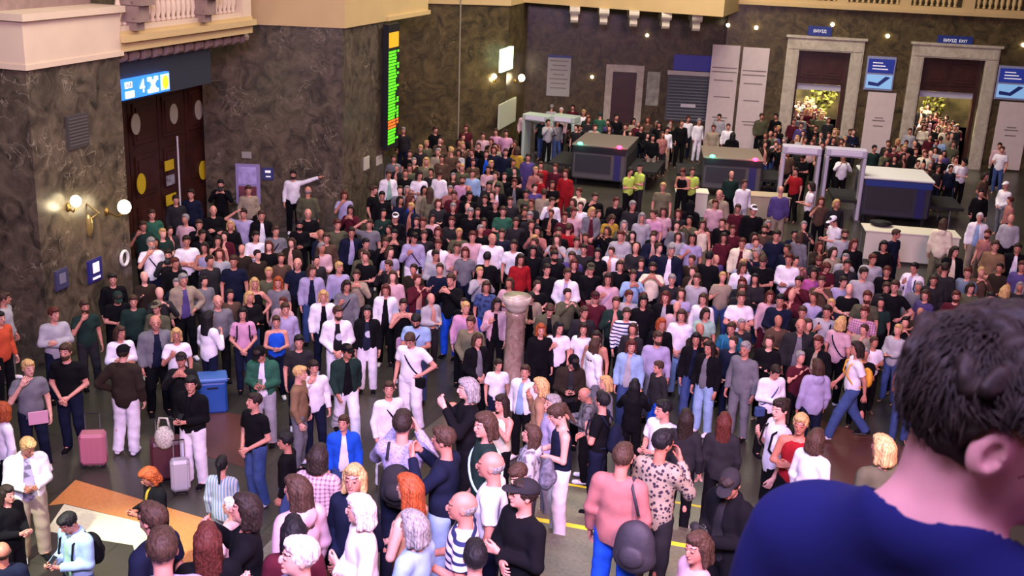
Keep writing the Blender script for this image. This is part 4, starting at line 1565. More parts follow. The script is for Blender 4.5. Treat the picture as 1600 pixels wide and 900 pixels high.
def top_arrays(kind, pose, d, hem=None, stout=False):
    o = {'T': .014, 'S': .018, 'J': .030, 'V': .012, 'H': .028, 'D': .014, 'in': .014}[kind]
    hem = {'T': .88, 'S': .86, 'J': .80, 'V': .93, 'H': .83, 'D': .55, 'in': .9}[kind] if hem is None else hem
    g = Grid(axis(-.52 if pose == 'hd' else -.42, .78 if pose == 'up' else .42, d), axis(-.42, .34, d), axis(hem - .06, 1.80 if pose == 'hd' else 1.66, d))
    g.ell((0, .01, 1.0), (.168 + o, .122 + o, .24), .03)
    g.ell((0, .0, 1.12), (.150 + o, .108 + o, .2), .05)
    g.ell((0, .0, 1.30), (.166 + o, .116 + o, .17 + o), .05)
    if kind != 'V' and kind != 'D':
        g.cap((-.14, .01, 1.415), (.14, .01, 1.415), .06 + o, None, .05)
    else:
        for s_ in (-1, 1):
            g.cap((s_ * .10, -.06, 1.36), (s_ * .105, .05, 1.44), .032, .03, .03)
    if kind == 'D':
        g.ell((0, .01, .82), (.2, .16, .42), .05)
    if kind not in ('V', 'D', 'in'):
        for (e, w_, p), s_ in zip(ARMS[pose], (1, -1)):
            sh = V3(s_ * .178, .012, 1.405)
            if kind == 'T':
                q = sh + (e - sh) * .68
                g.cap(sh, q, .060 + o * .6, .062 + o * .4, .04, cut=True)
            else:
                g.cap(sh, e, .056 + o * .8, .046 + o * .7, .04)
                u = (w_ - e)
                g.cap(e, e + u * .97, .047 + o * .7, .036 + o * .6, .02, cut=True)
    if stout:
        for s_ in (-1, 1):
            g.cap((s_ * .12, .02, 1.40), (s_ * .035, .055, 1.51), .058, .056, .05)
    if kind == 'H':
        g.ell((0, .10, 1.46), (.115, .065, .085), .03)
        g.cap((-.07, .03, 1.50), (.07, .03, 1.50), .04, None, .03)
    if kind == 'J':
        g.cap((-.045, .045, 1.50), (.045, .045, 1.50), .042, None, .03)
        for s_ in (-1, 1):
            g.cap((s_ * .06, .02, 1.50), (s_ * .055, -.10, 1.36), .026, .018, .02)
    fold(g, .0045 if kind in 'JH' else .0035, {'T': 0, 'S': 1.3, 'J': 2.1, 'V': .4, 'H': 3.0, 'D': .8, 'in': .2}[kind])
    g.cutf(lambda X, Y, Z: hem + .012 * np.sin(X * 30) - Z)
    # neck opening
    if kind != 'H':
        rn, zt = (.062, 1.47) if kind in 'TSin' else (.085, 1.40)
        if stout:
            g.cutf(lambda X, Y, Z: np.minimum(.088 + .25 * np.clip(Z - 1.5, -.1, .1) - np.sqrt(X ** 2 + (Y - .0) ** 2), Z - 1.40))
            rn, zt = .05, 1.6
        g.cutf(lambda X, Y, Z: np.minimum(rn - np.sqrt(X ** 2 + (Y - .012) ** 2), Z - zt + .35 * np.clip(-Y, -.04, .1)) * np.ones_like(Z) if kind != 'J' else np.minimum(.05 - np.sqrt(X ** 2 + (Y - .012) ** 2), Z - 1.5))
    if kind == 'J':
        g.cutf(lambda X, Y, Z: np.minimum(.028 + .075 * np.clip((1.5 - Z) / .7, 0, 1) - np.abs(X), -.02 - Y))
    return g.nets()


def bottom_arrays(lk, wide, d):
    o = .03 if wide else .019
    L = LEGS[lk]
    g = Grid(axis(-.3, .3, d), axis(-.42, .5 if lk == 'w' else .2, d), axis(.02, 1.1, d))
    g.ell((0, .01, .96), (.165 + .012, .115 + .014, .15), .03)
    for h, k, a in L:
        g.cap(h, k, .086 + o * .7, .060 + o, .03)
        g.cap(k, a + V3(0, .0, -.02), .060 + o, .045 + o * 1.15, .02, cut=True)
    fold(g, .0045, 1.0)
    g.cutf(lambda X, Y, Z: Z - 1.03)
    return g.nets()


def shoe_arrays(s_, lk, d):
    a = LEGS[lk][0 if s_ > 0 else 1][2]
    g = Grid(axis(a[0] - .1, a[0] + .1, d), axis(a[1] - .26, a[1] + .14, d), axis(-.01 + a[2] - .08, a[2] + .09, d))
    z = a[2] - .08
    g.cap(a + V3(0, .03, -.035), a + V3(s_ * .012, -.16, -.045), .044, .040, .02)
    g.cap(a + V3(0, .0, .02), a + V3(0, -.03, -.03), .046, .045, .02)
    g.cutf(lambda X, Y, Z: z - Z)
    g.cutf(lambda X, Y, Z: Z - (a[2] + .045))
    V, Q = g.nets()
    mi = (V[Q].mean(1)[:, 2] < z + .022).astype(int)
    return V, Q, mi


def hair_arrays(style, d):
    """in head-local coordinates"""
    n = lambda X, Y, Z: .0035 * np.sin(X * 130 + 3 * np.sin(Z * 50)) * np.sin(Y * 110 + Z * 60)
    if style in 'slmpb':
        g = Grid(axis(-.15, .15, d), axis(-.16, .2, d), axis(-.36 if style in 'lp' else -.2, .16, d))
        front = lambda x, y, z: np.maximum(-.5, np.minimum(-.045 + .35 * np.clip(z, -.1, .1) * 0 - y, .062 - .25 * (np.abs(x)) - z))
        if style == 'b':
            g.ell((0, .018, .012), (.078, .094, .09), .01, None, lambda x, y, z: np.maximum(np.maximum(z - .015, -.01 - y), -.07 - z))
        else:
            g.ell((0, .018, .030), (.084, .100, .094), .01, None, lambda x, y, z: np.maximum(front(x, y, z), -.065 - z))
            g.ell((0, -.03, .085), (.062, .062, .036), .02)
        if style in 'lm':
            b = -.27 if style == 'l' else -.11
            for s_ in (-1, 1):
                g.cap((s_ * .068, .01, .03), (s_ * (.088 if style == 'l' else .08), .015, b), .030, .026, .03)
                g.cap((s_ * .05, .07, .0), (s_ * .06, .085, b), .045, .035, .04)
            g.cap((0, .085, .0), (0, .095, b), .045, .04, .04)
        if style == 'p':
            g.ell((0, .105, .06), (.035, .035, .035), .015)
            g.cap((0, .12, .05), (0, .135, -.2), .03, .014, .02)
        g.addf(n)
        return g.nets()
    if style == 'h':
        g = Grid(axis(-.17, .17, d), axis(-.16, .2, d), axis(-.2, .17, d))
        g.ell((0, .02, .0), (.11, .12, .135), .02)
        g.cap((0, .06, -.1), (0, .08, -.18), .09, .1, .04)
        g.ell((0, -.09, -.01), (.062, .07, .085), 0, None, None, True)
        return g.nets()
    if style == 'c':   # flat cap / baseball cap: crown and brim
        g = Grid(axis(-.14, .14, d), axis(-.2, .16, d), axis(-.02, .16, d))
        g.ell((0, .012, .045), (.088, .106, .085), .01, None, lambda x, y, z: .038 - .12 * (y < 0) * 0 - z)
        g.ell((0, -.105, .046), (.066, .07, .012), .012)
        return g.nets()
    if style == 'beard':
        g = Grid(axis(-.09, .09, d), axis(-.13, .06, d), axis(-.15, .02, d))
        g.ell((0, -.03, -.060), (.062, .070, .062), .01, None, lambda x, y, z: np.maximum(z + .03 + .5 * np.clip(.04 - np.abs(x), 0, 1), y - .01))
        g.ell((0, -.100, -.040), (.026, .012, .007), .01)
        return g.nets()


LODS = {0: (.0135, .0076, .0066), 1: (.021, .0120, .0105)}


def cached(kind, *k):
    key = (kind,) + k
    if key in CACHE:
        return CACHE[key]
    if kind == 'body':
        pose, hp, hy, lod = k
        V, Q, mi = body_arrays(pose, hp, hy, LODS[lod][0], LODS[lod][1], LODS[lod][2])
        me = np_mesh('person_body', V, Q, mi)
        for m in (skin(0), plain('eye_and_brow', '#30201a', .4), plain('lips', '#8c4a48', .5)):
            me.materials.append(m)
    elif kind == 'top':
        V, Q = top_arrays(k[0], k[1], LODS[k[2]][0] * (1.0 if k[2] else .95))
        me = np_mesh('garment', V, Q)
        me.materials.append(cloth('grey'))
    elif kind == 'bottom':
        V, Q = bottom_arrays(k[0], k[1], LODS[k[2]][0] * 1.15)
        me = np_mesh('trousers', V, Q)
        me.materials.append(cloth('grey'))
    elif kind == 'shoe':
        V, Q, mi = shoe_arrays(k[0], k[1], .011)
        me = np_mesh('shoe', V, Q, mi)
        me.materials.append(cloth('grey'))
        me.materials.append(plain('shoe_sole', '#9a9894', .7))
    elif kind == 'hair':
        V, Q = hair_arrays(k[0], (.007, .010)[k[1]])
        me = np_mesh('hair', V, Q)
        me.materials.append(cloth('grey'))
    CACHE[key] = me
    return me


def child(name, me, mat, parent, ml=None, label=None):
    o = bpy.data.objects.new(name, me)
    COL.objects.link(o)
    o.parent = parent
    if ml is not None:
        o.matrix_local = ml
    o.material_slots[0].link = 'OBJECT'
    o.material_slots[0].material = mat
    if label:
        o['label'] = label
    return o


# ---------------------------------------------------------------- who stands where (photo pixel of the head, clothes, hair, legs, pose, facing)
PEOPLE = """
# front rows
38 693 J.white/lav*print s.blonde beige ph 12 s1.12
2 642 S.white m.ginger black st -80 s1.08
115 810 J.lblue/mint s.black denim ph -55 D,s1.08
240 740 J.black/yellow m.ginger black ph -65 s1.08
237 812 T.navy s.brown black st -130 s1.0,d8
253 853 T.lav s.brown navy st 172 s1.1,d6.6
345 832 S.black l.auburn black st 178 s1.04,d8
347 727 S.lgrey*vstripe p.black grey st 150 s1.02
361 793 S.lpink s.white beige cr -120 s1.0
397 805 S.black m.dbrown black tk -95 s1.06,d8.5
446 828 S.burg l.black black st 175 s.98,d8
466 872 S.lav*print s.white black tk -80 s1.04,d6.5
491 768 H.lpink l.brown black st -150 s1.08,d9
536 768 S.navy m.blonde black cl -35 s1.04,d8.8
497 715 S.lpink*plaid m.dbrown black st 160 s1.0,d12
448 690 S.black s.black denim st -100 s.98,d14
537 662 J.blue/white s.brown denim st 5 s.85,d15
614 772 V.peach l.ginger navy cr -115 s1.05,d8.5
590 790 S.white m.white lblue cr -80 s.98,d8.5
627 812 T.lblue m.grey lblue cr -125 s1.08,d8.5
645 668 S.lav*grain s.dbrown navy tk 165 s1.08,d10.5
693 680 S.navy s.brown lblue tk -110 s1.14,d10
733 608 S.black m.grey black tk -75 s1.07,d12
752 670 S.dgreen m.brown black st -80 s1.02,d11
708 640 S.purple b.grey black ph -95 s.98,d15
784 630 V.cream l.dbrown black tk -40 s.98,d14.5
770 728 T.white b.grey navy st -95 s1.1,d9.5
722 792 T.white*stripe b.grey navy ph -100 s1.04,d8.3
742 872 T.white s.black black st 180 s1.0,d7
816 775 S.black c.dgrey black cr -55 s1.12,d9.5
812 733 S.dgrey s.brown black ph -70 s1.0,d12
828 705 H.lgrey*print l.brown denim st -100 s.96,d13
862 632 T.lav s.grey grey st -85 s1.02,d14
846 604 S.peach m.blonde beige fc -90 s.98,d16
820 582 J.white/lblue s.brown black st -35 s1.0
778 570 T.white s.dbrown navy st 0 s.82
880 645 V.navy p.brown white ph -80 s1.12,d12.5
921 614 S.grey*print b.grey black ph -90 s1.02,d16.5
940 627 T.black s.black navy cr -105 s1.06,d14.5
986 712 S.salmon s.brown blue st 168 s1.2,d9.3
1020 698 S.beige*leopard s.black dgrey fc 150 s1.05,d11
1145 748 J.black/dgrey c.dgrey black ph -45 D,s1.1,d9.3
1091 855 S.lpink m.brown black ph -60 s.95,d9
1381 702 S.olive m.blonde black st -150 s1.0,d9
1275 688 S.white m.brown beige st 140 s1.0,d13
1251 662 V.red s.blonde black cr -10 s.98,d14
1221 634 T.white p.dbrown black bg -60 s1.05,d14.5
1278 573 H.lav m.brown navy st -160 s1.1
1209 577 S.white s.dbrown black ph 25 s1.03
1165 545 S.grey s.grey grey st -25 s1.12
1143 513 T.teal s.brown black st -20 s1.0
1158 465 T.white s.brown navy cr 5 s1.12
1088 530 J.black/navy l.black denim st -5 s1.05
1108 543 J.black/grey l.dbrown lblue st -30 s1.06
1070 648 S.dgrey l.dbrown black st 172 s1.05,d14.5
1056 632 T.white s.black blue ph -40 s.85,d15
1117 658 S.dgrey l.auburn black st 175 s1.02,d14.5
1030 574 S.dgrey s.brown blue st -50 s.92
983 603 S.black l.black black tk 178 s1.08,d16
955 600 S.grey m.blonde black st -70 s1.0
930 537 H.white l.brown grey st 120 s1.02
893 562 J.dbrown/dgrey c.black black ph 5 D,s1.05
986 541 J.lblue/lgrey m.auburn denim st -15 s1.05
1027 528 S.lav s.brown grey st 0 s1.04
928 526 V.peach l.dbrown beige st -10 s1.0
903 515 T.white l.dbrown denim st -20 s1.0
885 513 T.white l.black black bg 10 s1.0
979 490 S.white*stripe s.brown black st 0 s1.0
1065 493 T.white m.brown lblue cl -5 s1.05
1033 506 S.black m.ginger black st 0 s1.0
858 481 J.olive/black s.brown denim ph 5 s1.06
829 462 J.beige/black m.black black ph 0 s1.0
823 508 S.black m.ginger black st 10 s1.0
776 475 J.lpink/black l.dbrown black bg 0 s1.02
760 448 T.denim*print m.brown blue st 0 s1.02
727 481 S.pink s.blonde black st 5 s1.02
736 504 S.khaki s.brown black cl -10 s1.05
746 531 J.black/grey m.brown black cl 30 s1.02
705 437 S.black s.brown blue tk -30 s1.1
643 527 T.white s.brown white hp -20 D,s1.12
651 497 T.lblue s.black denim ph -5 D,s1.08
608 609 S.white s.brown white st 20 s1.06
541 549 J.dgreen/black c.black white wk 10 s1.05
527 489 J.white/black*emblem s.brown white cl 5 s1.08
574 487 J.black/navy*emblem m.black white st 0 s1.03
603 453 J.white/black m.auburn black st 0 s1.02
630 476 V.black p.dbrown black tk 5 s1.0
505 463 J.white/black m.blonde navy st 5 s1.02
470 582 S.tan s.blonde grey st 70 s1.05
487 576 S.white s.dbrown navy fc 10 s1.0
467 534 T.dgrey s.black navy st -5 s1.04
432 502 V.blue s.brown navy ph 0 s.95
410 549 J.green/white c.black lgrey ph -10 D,s1.1
397 628 T.black s.dbrown denim cl -50 s1.08
298 600 J.black/black s.black white ph -35 s1.1
283 563 S.black*plaid c.dgrey black tk -10 s1.0
192 553 J.dbrown/green c.black white hp 165 s1.14
243 504 J.grey/navy b.grey black st 5 s1.12
275 523 T.white m.blonde navy bg 0 s1.02
325 497 S.white l.black navy bg 130 s1.05
379 490 T.pink l.black navy cl 0 s1.0
340 471 S.grey b.grey black st 10 s1.05
187 520 S.white m.brown black cr 10 s1.02
103 549 T.black s.brown navy cl -20 s1.14
43 575 T.grey s.blonde navy fc 5 s1.12
83 491 S.lgrey s.auburn navy cr 10 s1.08
132 479 T.dgreen s.brown dgrey fc 15 s1.04
-2 497 S.orange s.black black st 40 s1.05
5 467 S.lgrey s.brown grey st 60 s1.04
# left middle
185 463 T.black c.dgreen black ph 5 s1.0
176 436 S.black s.black black st 0 s1.0
206 470 S.dgreen s.brown black st 0 s1.0
245 480 S.olive c.khaki dgrey ph -30 s1.0
286 437 J.beige/purple s.grey black hp 10 s1.08
398 443 V.black l.blonde black hp 5 s1.02
434 441 T.grey l.ginger black st 0 s1.0
445 483 S.lav s.brown grey st 10 s1.02
465 412 T.navy b.grey black st -5 s1.05
487 423 J.lav/navy m.brown denim st 5 s1.04
529 418 S.lav s.blonde black st 0 s1.02
541 447 S.grey m.dbrown grey bg -10 s1.0
557 430 S.beige s.brown black tk 0 s1.0
608 415 S.dgrey s.brown black fc -40 s1.0
236 380 T.white s.grey navy fc 5 s1.12
237 335 T.green s.brown black st 10 s1.04
223 353 T.dgreen s.brown black fc -10 s1.0
263 398 S.dgrey s.dbrown black tk 0 s1.0
294 377 T.white s.dbrown black cr 0 s1.06
317 386 V.lav l.dbrown navy cr -10 s1.0
273 411 S.black s.auburn black st 0 s1.0
311 351 S.black s.brown black tk 0 s1.04
315 367 S.black s.dbrown black st 0 s1.0
340 376 D.black l.dbrown black st 0 s1.0
365 408 T.navy s.brown navy st 0 s1.08
385 334 T.lav s.dbrown navy hd -5 s1.06
404 336 J.black/white s.brown black st 5 s1.06
400 369 S.white s.dbrown navy cr 0 s1.0
429 361 S.grey s.brown navy cr 0 s1.06
333 329 S.black b.brown black cr 5 s1.06
298 303 S.navy s.dbrown black st -15 s1.08
345 288 S.black s.black black tk 0 s1.04
388 297 S.beige s.brown black st 0 s1.04
275 312 S.dgrey s.dbrown black st 0 s1.02
458 273 S.white s.dbrown black up 0 s1.1
481 299 S.olive b.grey grey st 165 s1.08
481 334 T.black b.brown black cr 5 s1.06
468 352 S.black s.black black ph 0 s1.0
527 351 T.olive s.auburn olive st 10 s1.06
538 305 T.lav m.auburn black fc 0 s1.0
548 328 S.burg l.dbrown black tk -5 s1.0
583 297 T.black s.brown black st 60 s1.04
597 306 S.black s.black black st 0 s1.06
607 273 J.white/mint s.brown black st 10 s1.02
577 350 T.grey s.brown navy hd 0 s1.06
618 340 S.black c.white black st 0 s1.02
640 312 S.blue l.auburn blue st 100 s1.08
549 363 J.navy/lav s.dbrown black st 5 s1.06
577 380 S.black s.black black st 0 s1.0
596 379 S.black s.brown black fc 0 s1.0
616 366 S.black s.black black tk 0 s1.0
646 371 S.lav c.black white bg 10 s1.08
680 399 S.lgrey s.dbrown grey ph 10 s1.05
510 372 S.brown s.brown black st 0 s1.02
# centre upper
655 274 T.white m.dbrown black ph 0 s1.06
672 300 S.khaki l.brown khaki st 170 s1.06
687 272 S.white s.brown black st 160 s1.0
723 281 T.pink s.brown black st 0 s1.04
738 271 S.lblue s.brown navy st 0 s1.0
712 305 S.burg s.brown black st 0 s1.0
736 306 S.black s.dbrown black st 0 s1.04
752 311 S.black s.brown black st 0 s1.0
764 290 S.dgrey s.black black st 0 s1.0
777 294 J.black/white s.black black st 0 s1.04
708 324 S.black s.grey black st 0 s1.0
735 332 S.black s.grey black st 0 s1.04
774 321 S.black s.pink black st -10 s1.0
786 330 T.green s.brown green ph 0 s1.06
797 314 S.dgrey s.brown black st 0 s1.0
804 286 J.black/grey s.auburn black st 0 s1.04
822 303 S.olive s.dbrown black cr 0 s1.0
844 277 S.red s.auburn khaki st -60 s1.04
850 302 S.beige s.brown black st 180 s1.0
862 315 S.white s.brown black fc 0 s1.0
828 338 S.dgrey s.grey black st 0 s1.04
806 347 S.dgrey s.brown black st 0 s1.0
784 365 T.navy*print s.brown navy st 0 s1.0
756 348 T.burg l.dbrown black st 0 s1.0
706 346 S.dgrey s.auburn black cr 0 s1.04
661 347 T.black s.auburn black st 0 s1.04
667 366 S.dgrey s.brown black st 0 s1.0
680 363 S.black m.auburn black st 0 s1.0
685 382 J.white/burg s.auburn black st 0 s1.02
714 387 S.lpink s.brown black cr 0 s1.02
727 394 T.grey m.auburn navy st 0 s1.04
741 370 S.lpink s.auburn black st 0 s1.1
766 373 S.white b.grey black st 0 s1.1
803 383 T.white s.dbrown black st 0 s1.06
813 405 S.red l.dbrown black st 10 s1.04
761 403 S.black s.black black bg 165 s1.06
838 392 S.black l.black black st 0 s1.02
867 397 S.black s.dbrown black st 0 s1.06
854 421 T.black s.dbrown black st 0 s1.06
886 428 J.white/lav s.brown denim cl 0 s1.08
923 420 S.black c.olive burg cl 0 s1.04
950 436 S.lpink l.dbrown white bg 0 s1.08
969 415 S.black m.brown black st 0 s1.02
1020 418 T.cream s.dbrown black tk 0 s1.02
989 430 S.lblue s.brown black tk 5 s1.0
1048 391 J.navy/white s.grey navy st 0 s1.14
1082 372 T.lav l.dbrown navy bg 0 s1.1
1050 437 S.dgrey s.grey black st 0 s1.0
1040 464 J.black/lgrey l.auburn black st 0 s1.04
1004 470 S.black m.black black st 0 s1.05
983 463 S.lgrey s.auburn grey st 0 s1.02
1089 436 S.lgrey s.brown grey st 0 s1.04
1099 467 S.white m.brown black st -10 s1.02
1102 490 T.mint m.dbrown black st 0 s.98
912 488 S.dgrey s.brown black st 0 s1.0
930 465 T.burg c.burg black st 0 s1.0
884 338 T.burg s.auburn black st 0 s1.02
884 271 S.red s.auburn red st -20 s1.06
905 300 S.cream s.auburn black st -30 s1.0
929 308 S.black s.brown black fc 0 s1.02
924 331 J.grey/burg m.blonde black cl 0 s1.06
962 315 S.black s.auburn black st 0 s1.02
988 321 S.dgrey s.grey navy st 0 s1.1
954 340 T.yellow m.brown black ph 10 s1.02
895 332 T.lpink s.auburn black st 0 s1.04
873 363 S.black s.brown black st 0 s1.02
888 357 T.red s.brown black st 170 s1.0
901 378 S.lgrey s.brown black st 0 s1.0
970 368 S.lgrey s.auburn black cr -10 s1.12
1003 340 S.lgrey l.grey grey st 0 s1.08
1028 333 T.pink s.brown navy st -30 s1.06
1039 331 T.lpink l.brown navy st 0 s1.06
1052 334 S.dgrey m.auburn black st 0 s1.0
1079 322 H.black h.black black st 178 s1.08
867 395 S.dgrey s.auburn black st 0 s1.04
885 400 S.purple s.brown black st 0 s1.0
914 390 S.dgrey s.dbrown black st 0 s1.0
932 395 T.black l.black black st 0 s1.02
897 413 S.black m.auburn black st 0 s1.0
1036 292 T.khaki s.blonde olive st 0 s1.06
1069 267 V.black s.auburn black ph -20 s1.1
1081 268 T.lime s.brown black ph 20 s1.04
1000 262 T.lime c.dgrey dgrey ph -60 s1.04
984 268 T.lime s.dbrown black ph 40 s1.02
# right upper
1124 304 J.beige/brown b.brown beige st -10 s1.16
1117 318 T.lpink s.auburn brown st 0 s1.04
1153 326 T.burg s.brown burg st 0 s1.04
1177 328 S.black c.white black st 0 s1.14
1143 273 S.dgreen b.white black st 15 s1.02
1163 287 S.white s.brown lgrey st 30 s1.06
1220 298 S.purple b.blonde beige st 178 s1.16
1244 268 T.red s.dbrown black fc -30 s1.06
1268 291 T.white m.dbrown black ph -80 s1.12
1283 314 T.brown l.auburn black fc 0 s1.0
1307 318 S.dgrey m.blonde black st 20 s1.02
1306 344 T.white c.white khaki ph -60 s1.1
1213 368 T.navy s.dbrown black st 0 s1.14
1195 358 S.brown s.brown black st 0 s1.0
1145 359 T.burg s.auburn black st 0 s1.0
1131 371 T.burg l.dbrown black st 0 s1.02
1098 351 V.cream l.brown khaki fc 0 s1.04
1160 380 J.cream/burg s.auburn black st 0 s1.06
1250 370 S.grey m.brown grey st 150 s1.04
1320 366 T.lgrey s.brown grey st 10 s1.06
1193 406 T.black s.brown black ph 0 s1.14
1233 405 S.white s.auburn navy ph -15 s1.14
1160 418 J.white/burg l.brown black st 0 s1.04
1160 442 T.dgrey m.auburn black ph 0 s1.0
1108 402 S.black s.black black st 170 s1.12
1203 463 S.lpink l.auburn burg st 0 s1.02
1227 471 S.navy s.black black ph 0 s1.12
1252 487 T.black s.brown black st 0 s1.0
1251 509 J.dgrey/grey b.grey black st 5 s1.14
1287 486 T.lgrey s.dbrown navy bg -10 s1.06
1279 535 J.black/beige s.auburn black st -20 s1.04
1272 427 T.magenta m.dbrown beige st 0 s1.0
1248 440 S.burg s.dbrown black tk -10 s1.0
1280 405 T.dgrey s.auburn black ph 0 s1.0
1297 416 T.burg m.auburn black ph 0 s1.0
1317 413 J.dgrey/black s.dbrown black st 0 s1.06
1314 505 T.lpink m.blonde black st 160 s1.06
1340 545 T.white m.dbrown denim wk -80 s1.14
1351 488 T.pink*plaid s.auburn black cr -5 s1.06
1355 464 T.olive s.auburn black st 0 s1.14
1398 447 T.black s.brown black hp -5 s1.16
1386 450 S.dgrey s.brown black st 10 s1.02
1344 427 T.lgrey s.dbrown grey st 5 s1.14
1386 424 S.black s.auburn black st 0 s1.02
1381 384 S.black m.black black st 0 s1.1
1399 366 T.navy s.brown navy st 60 s1.06
1363 405 S.lgrey s.auburn grey st 0 s1.06
1334 381 S.black l.auburn black st 0 s1.04
1429 419 J.white/lav s.black lblue bg -20 s1.08
1446 461 T.purple*plaid m.brown navy st -40 s1.0
1474 350 H.cream m.brown khaki st 170 s1.16
1491 393 J.black/cream l.dbrown black st 10 s1.1
1531 340 J.white/lblue s.white beige st 0 s1.1
1543 366 T.salmon s.auburn brown st -30 s1.04
1555 384 S.tan s.brown brown cl -10 s1.2
1580 342 S.lgrey*stripe b.grey black st 0 s1.1
1571 455 S.black m.blonde black st 160 s1.06
1597 416 T.purple s.auburn navy st -20 s1.1
1511 426 T.grey*vstripe s.auburn grey st -30 s1.08
1494 463 T.burg s.auburn black st 0 s1.02
1478 420 S.dgrey s.dbrown black st 170 s1.1
1590 388 J.black/white s.dbrown black st 0 s1.06
1548 465 S.dgrey s.black black st 0 s1.04
1566 234 T.white s.brown denim bg -10 s1.06
1562 228 S.lpink s.black black st 0 s1.02
1572 290 S.white c.white grey cl -40 s1.02
1579 314 T.salmon s.auburn black st -70 s1.0
1505 252 T.white c.black black ph 40 s1.06
1539 275 T.brown m.dbrown denim cl 60 s1.06
1533 302 S.black s.black black st 10 s1.0
1286 440 T.brown s.brown black tk -10 s1.0
1320 440 S.lav s.dbrown black st 0 s1.0
1459 438 S.dgrey s.brown black st 0 s1.0
1516 450 S.olive m.dbrown black st 0 s1.0
# back of the hall
1065 192 S.black s.brown black st 20 s1.14
1075 186 S.white s.auburn navy st 20 s1.04
1092 190 S.white s.grey white st 30 s1.04
1115 200 S.beige s.auburn beige st 0 s1.04
1124 183 S.lgrey s.black black st -20 s1.06
1138 198 S.white s.brown black st 0 s1.0
1145 212 H.black l.black black st 178 s1.04
1190 182 J.olive/olive s.brown black st 20 s1.12
1213 182 S.black s.black black st -30 s1.1
1042 203 S.white s.black beige st 20 s1.0
1030 195 S.black l.black black st 0 s1.02
1020 215 S.black s.black beige st 0 s1.0
938 180 T.green s.dgreen green st 170 s1.06
963 183 S.black s.black black st 20 s1.1
912 176 S.white s.blonde black st 0 s1.06
877 173 S.lpink s.white grey st 0 s1.04
862 168 S.lgrey s.grey black st 170 s1.02
895 168 S.burg s.dbrown black st 0 s1.0
845 178 S.grey s.brown black st 0 s1.0
820 178 S.lpink s.brown black st 0 s1.0
975 160 S.beige s.brown khaki st 0 s1.08
680 203 S.black s.brown grey st 20 s1.04
728 200 T.burg s.auburn black st 0 s1.02
755 212 S.lpink s.brown pink st 0 s1.02
775 206 T.pink s.brown black st -10 s1.0
791 208 T.pink s.dbrown navy st 0 s1.02
630 204 S.dgrey s.grey navy st 0 s1.04
657 232 S.dgrey s.blonde black st 0 s1.0
666 252 S.khaki l.blonde khaki st 0 s1.06
640 240 T.black s.brown black st 0 s1.0
615 248 S.grey s.brown black st 0 s1.0
705 236 S.brown s.blonde brown st -150 s1.12
740 238 S.navy s.auburn navy st -40 s1.04
758 240 J.black/blue s.brown navy st 0 s1.04
790 238 S.navy s.brown black st 0 s1.06
808 235 S.yellow*grain m.brown brown st 160 s1.02
825 246 S.purple s.dbrown purple st 0 s1.02
845 258 S.red s.brown red st 0 s1.0
868 262 S.burg s.auburn olive st -20 s1.02
640 262 T.olive s.brown olive st 0 s1.02
690 248 S.brown s.brown black st 0 s1.0
722 262 S.olive s.blonde black st 0 s1.0
1422 205 S.lgrey s.brown black st 0 s1.0
1470 218 S.lblue s.brown lblue st 180 s1.0
1400 232 T.burg s.brown black st 0 s1.04
1413 232 T.salmon s.blonde black st 0 s1.04
1430 236 S.black s.auburn black st 0 s1.02
1445 240 J.cream/black s.auburn black st 0 s1.02
1388 224 S.dgrey s.brown black st 0 s1.0
1366 232 S.dgreen s.black black st 30 s1.04
1240 190 S.burg s.brown black st 0 s1.0
1252 196 S.purple s.brown black st 0 s1.0
1275 200 S.black s.brown black st 0 s1.0
1295 188 S.dgrey s.auburn black st 0 s1.0
1270 224 T.lpink s.auburn black st 0 s1.0
1284 226 T.black s.dbrown black st 0 s1.02
1232 240 T.brown s.dbrown black st 0 s1.0
1255 245 T.black s.dbrown black ph -20 s1.04
1318 246 S.white s.dbrown black tk 10 s1.04
1455 182 S.black s.dbrown black st 0 s1.0
1478 190 S.burg s.brown black st 0 s1.0
1492 200 S.dgrey s.grey black st 0 s1.0
1490 225 T.olive s.brown black st 0 s1.0
10 772 S.black m.dbrown black ph 40 s1.0
4 862 S.navy b.brown black st 165 s1.0
"""


class Pn:
    pass


def parse():
    out = []
    for i, ln in enumerate(l for l in PEOPLE.strip().splitlines() if l and not l.startswith('#')):
        f = ln.split()
        p = Pn()
        p.i = i
        p.x, p.y = float(f[0]), float(f[1])
        p.kind, tp = f[2].split('.')
        p.top = tp
        p.hs, p.hc = f[3].split('.')
        p.bot, p.pose, p.face = f[4], f[5], float(f[6])
        op = (f[7] if len(f) > 7 else 's1.0').split(',')
        p.down = 'D' in op
        s_ = [float(v[1:]) for v in op if v[0] == 's'][0]
        dd_ = [float(v[1:]) for v in op if v[0] == 'd']
        p.s = min(max(.99 * (1 + (s_ - 1) * .8), .8), 1.12)
        p.stuff = False
        r_ = ray(p.x, p.y)
        hz = HEAD_C[2] * p.s
        p.z = 0.0
        if dd_:
            best = None
            for j in range(61):
                t_ = dd_[0] * (.82 + .36 * j / 60) / np.linalg.norm(r_)
                wx, wy, wz = r_[0] * t_, r_[1] * t_, CAM_H + r_[2] * t_
                gz = ground_z(wx, wy)
                s2 = (wz - gz) / HEAD_C[2]
                c_ = abs(s2 - .975) * 3 + abs(j / 30 - 1) * .18
                if best is None or c_ < best[0]:
                    best = (c_, wx, wy, gz, s2)
            _, wx, wy, gz, s2 = best
            print('stair', p.x, p.y, 'z %.2f s %.2f' % (gz, s2))
            p.s = min(max(s2, .8), 1.12)
            p.z = gz
        else:
            g_ = G(p.x, p.y, hz)
            wx, wy = g_[:2]
        p.p = np.array([wx, wy])
        p.p0 = p.p.copy()
        out.append(p)
    return out


PS = parse()
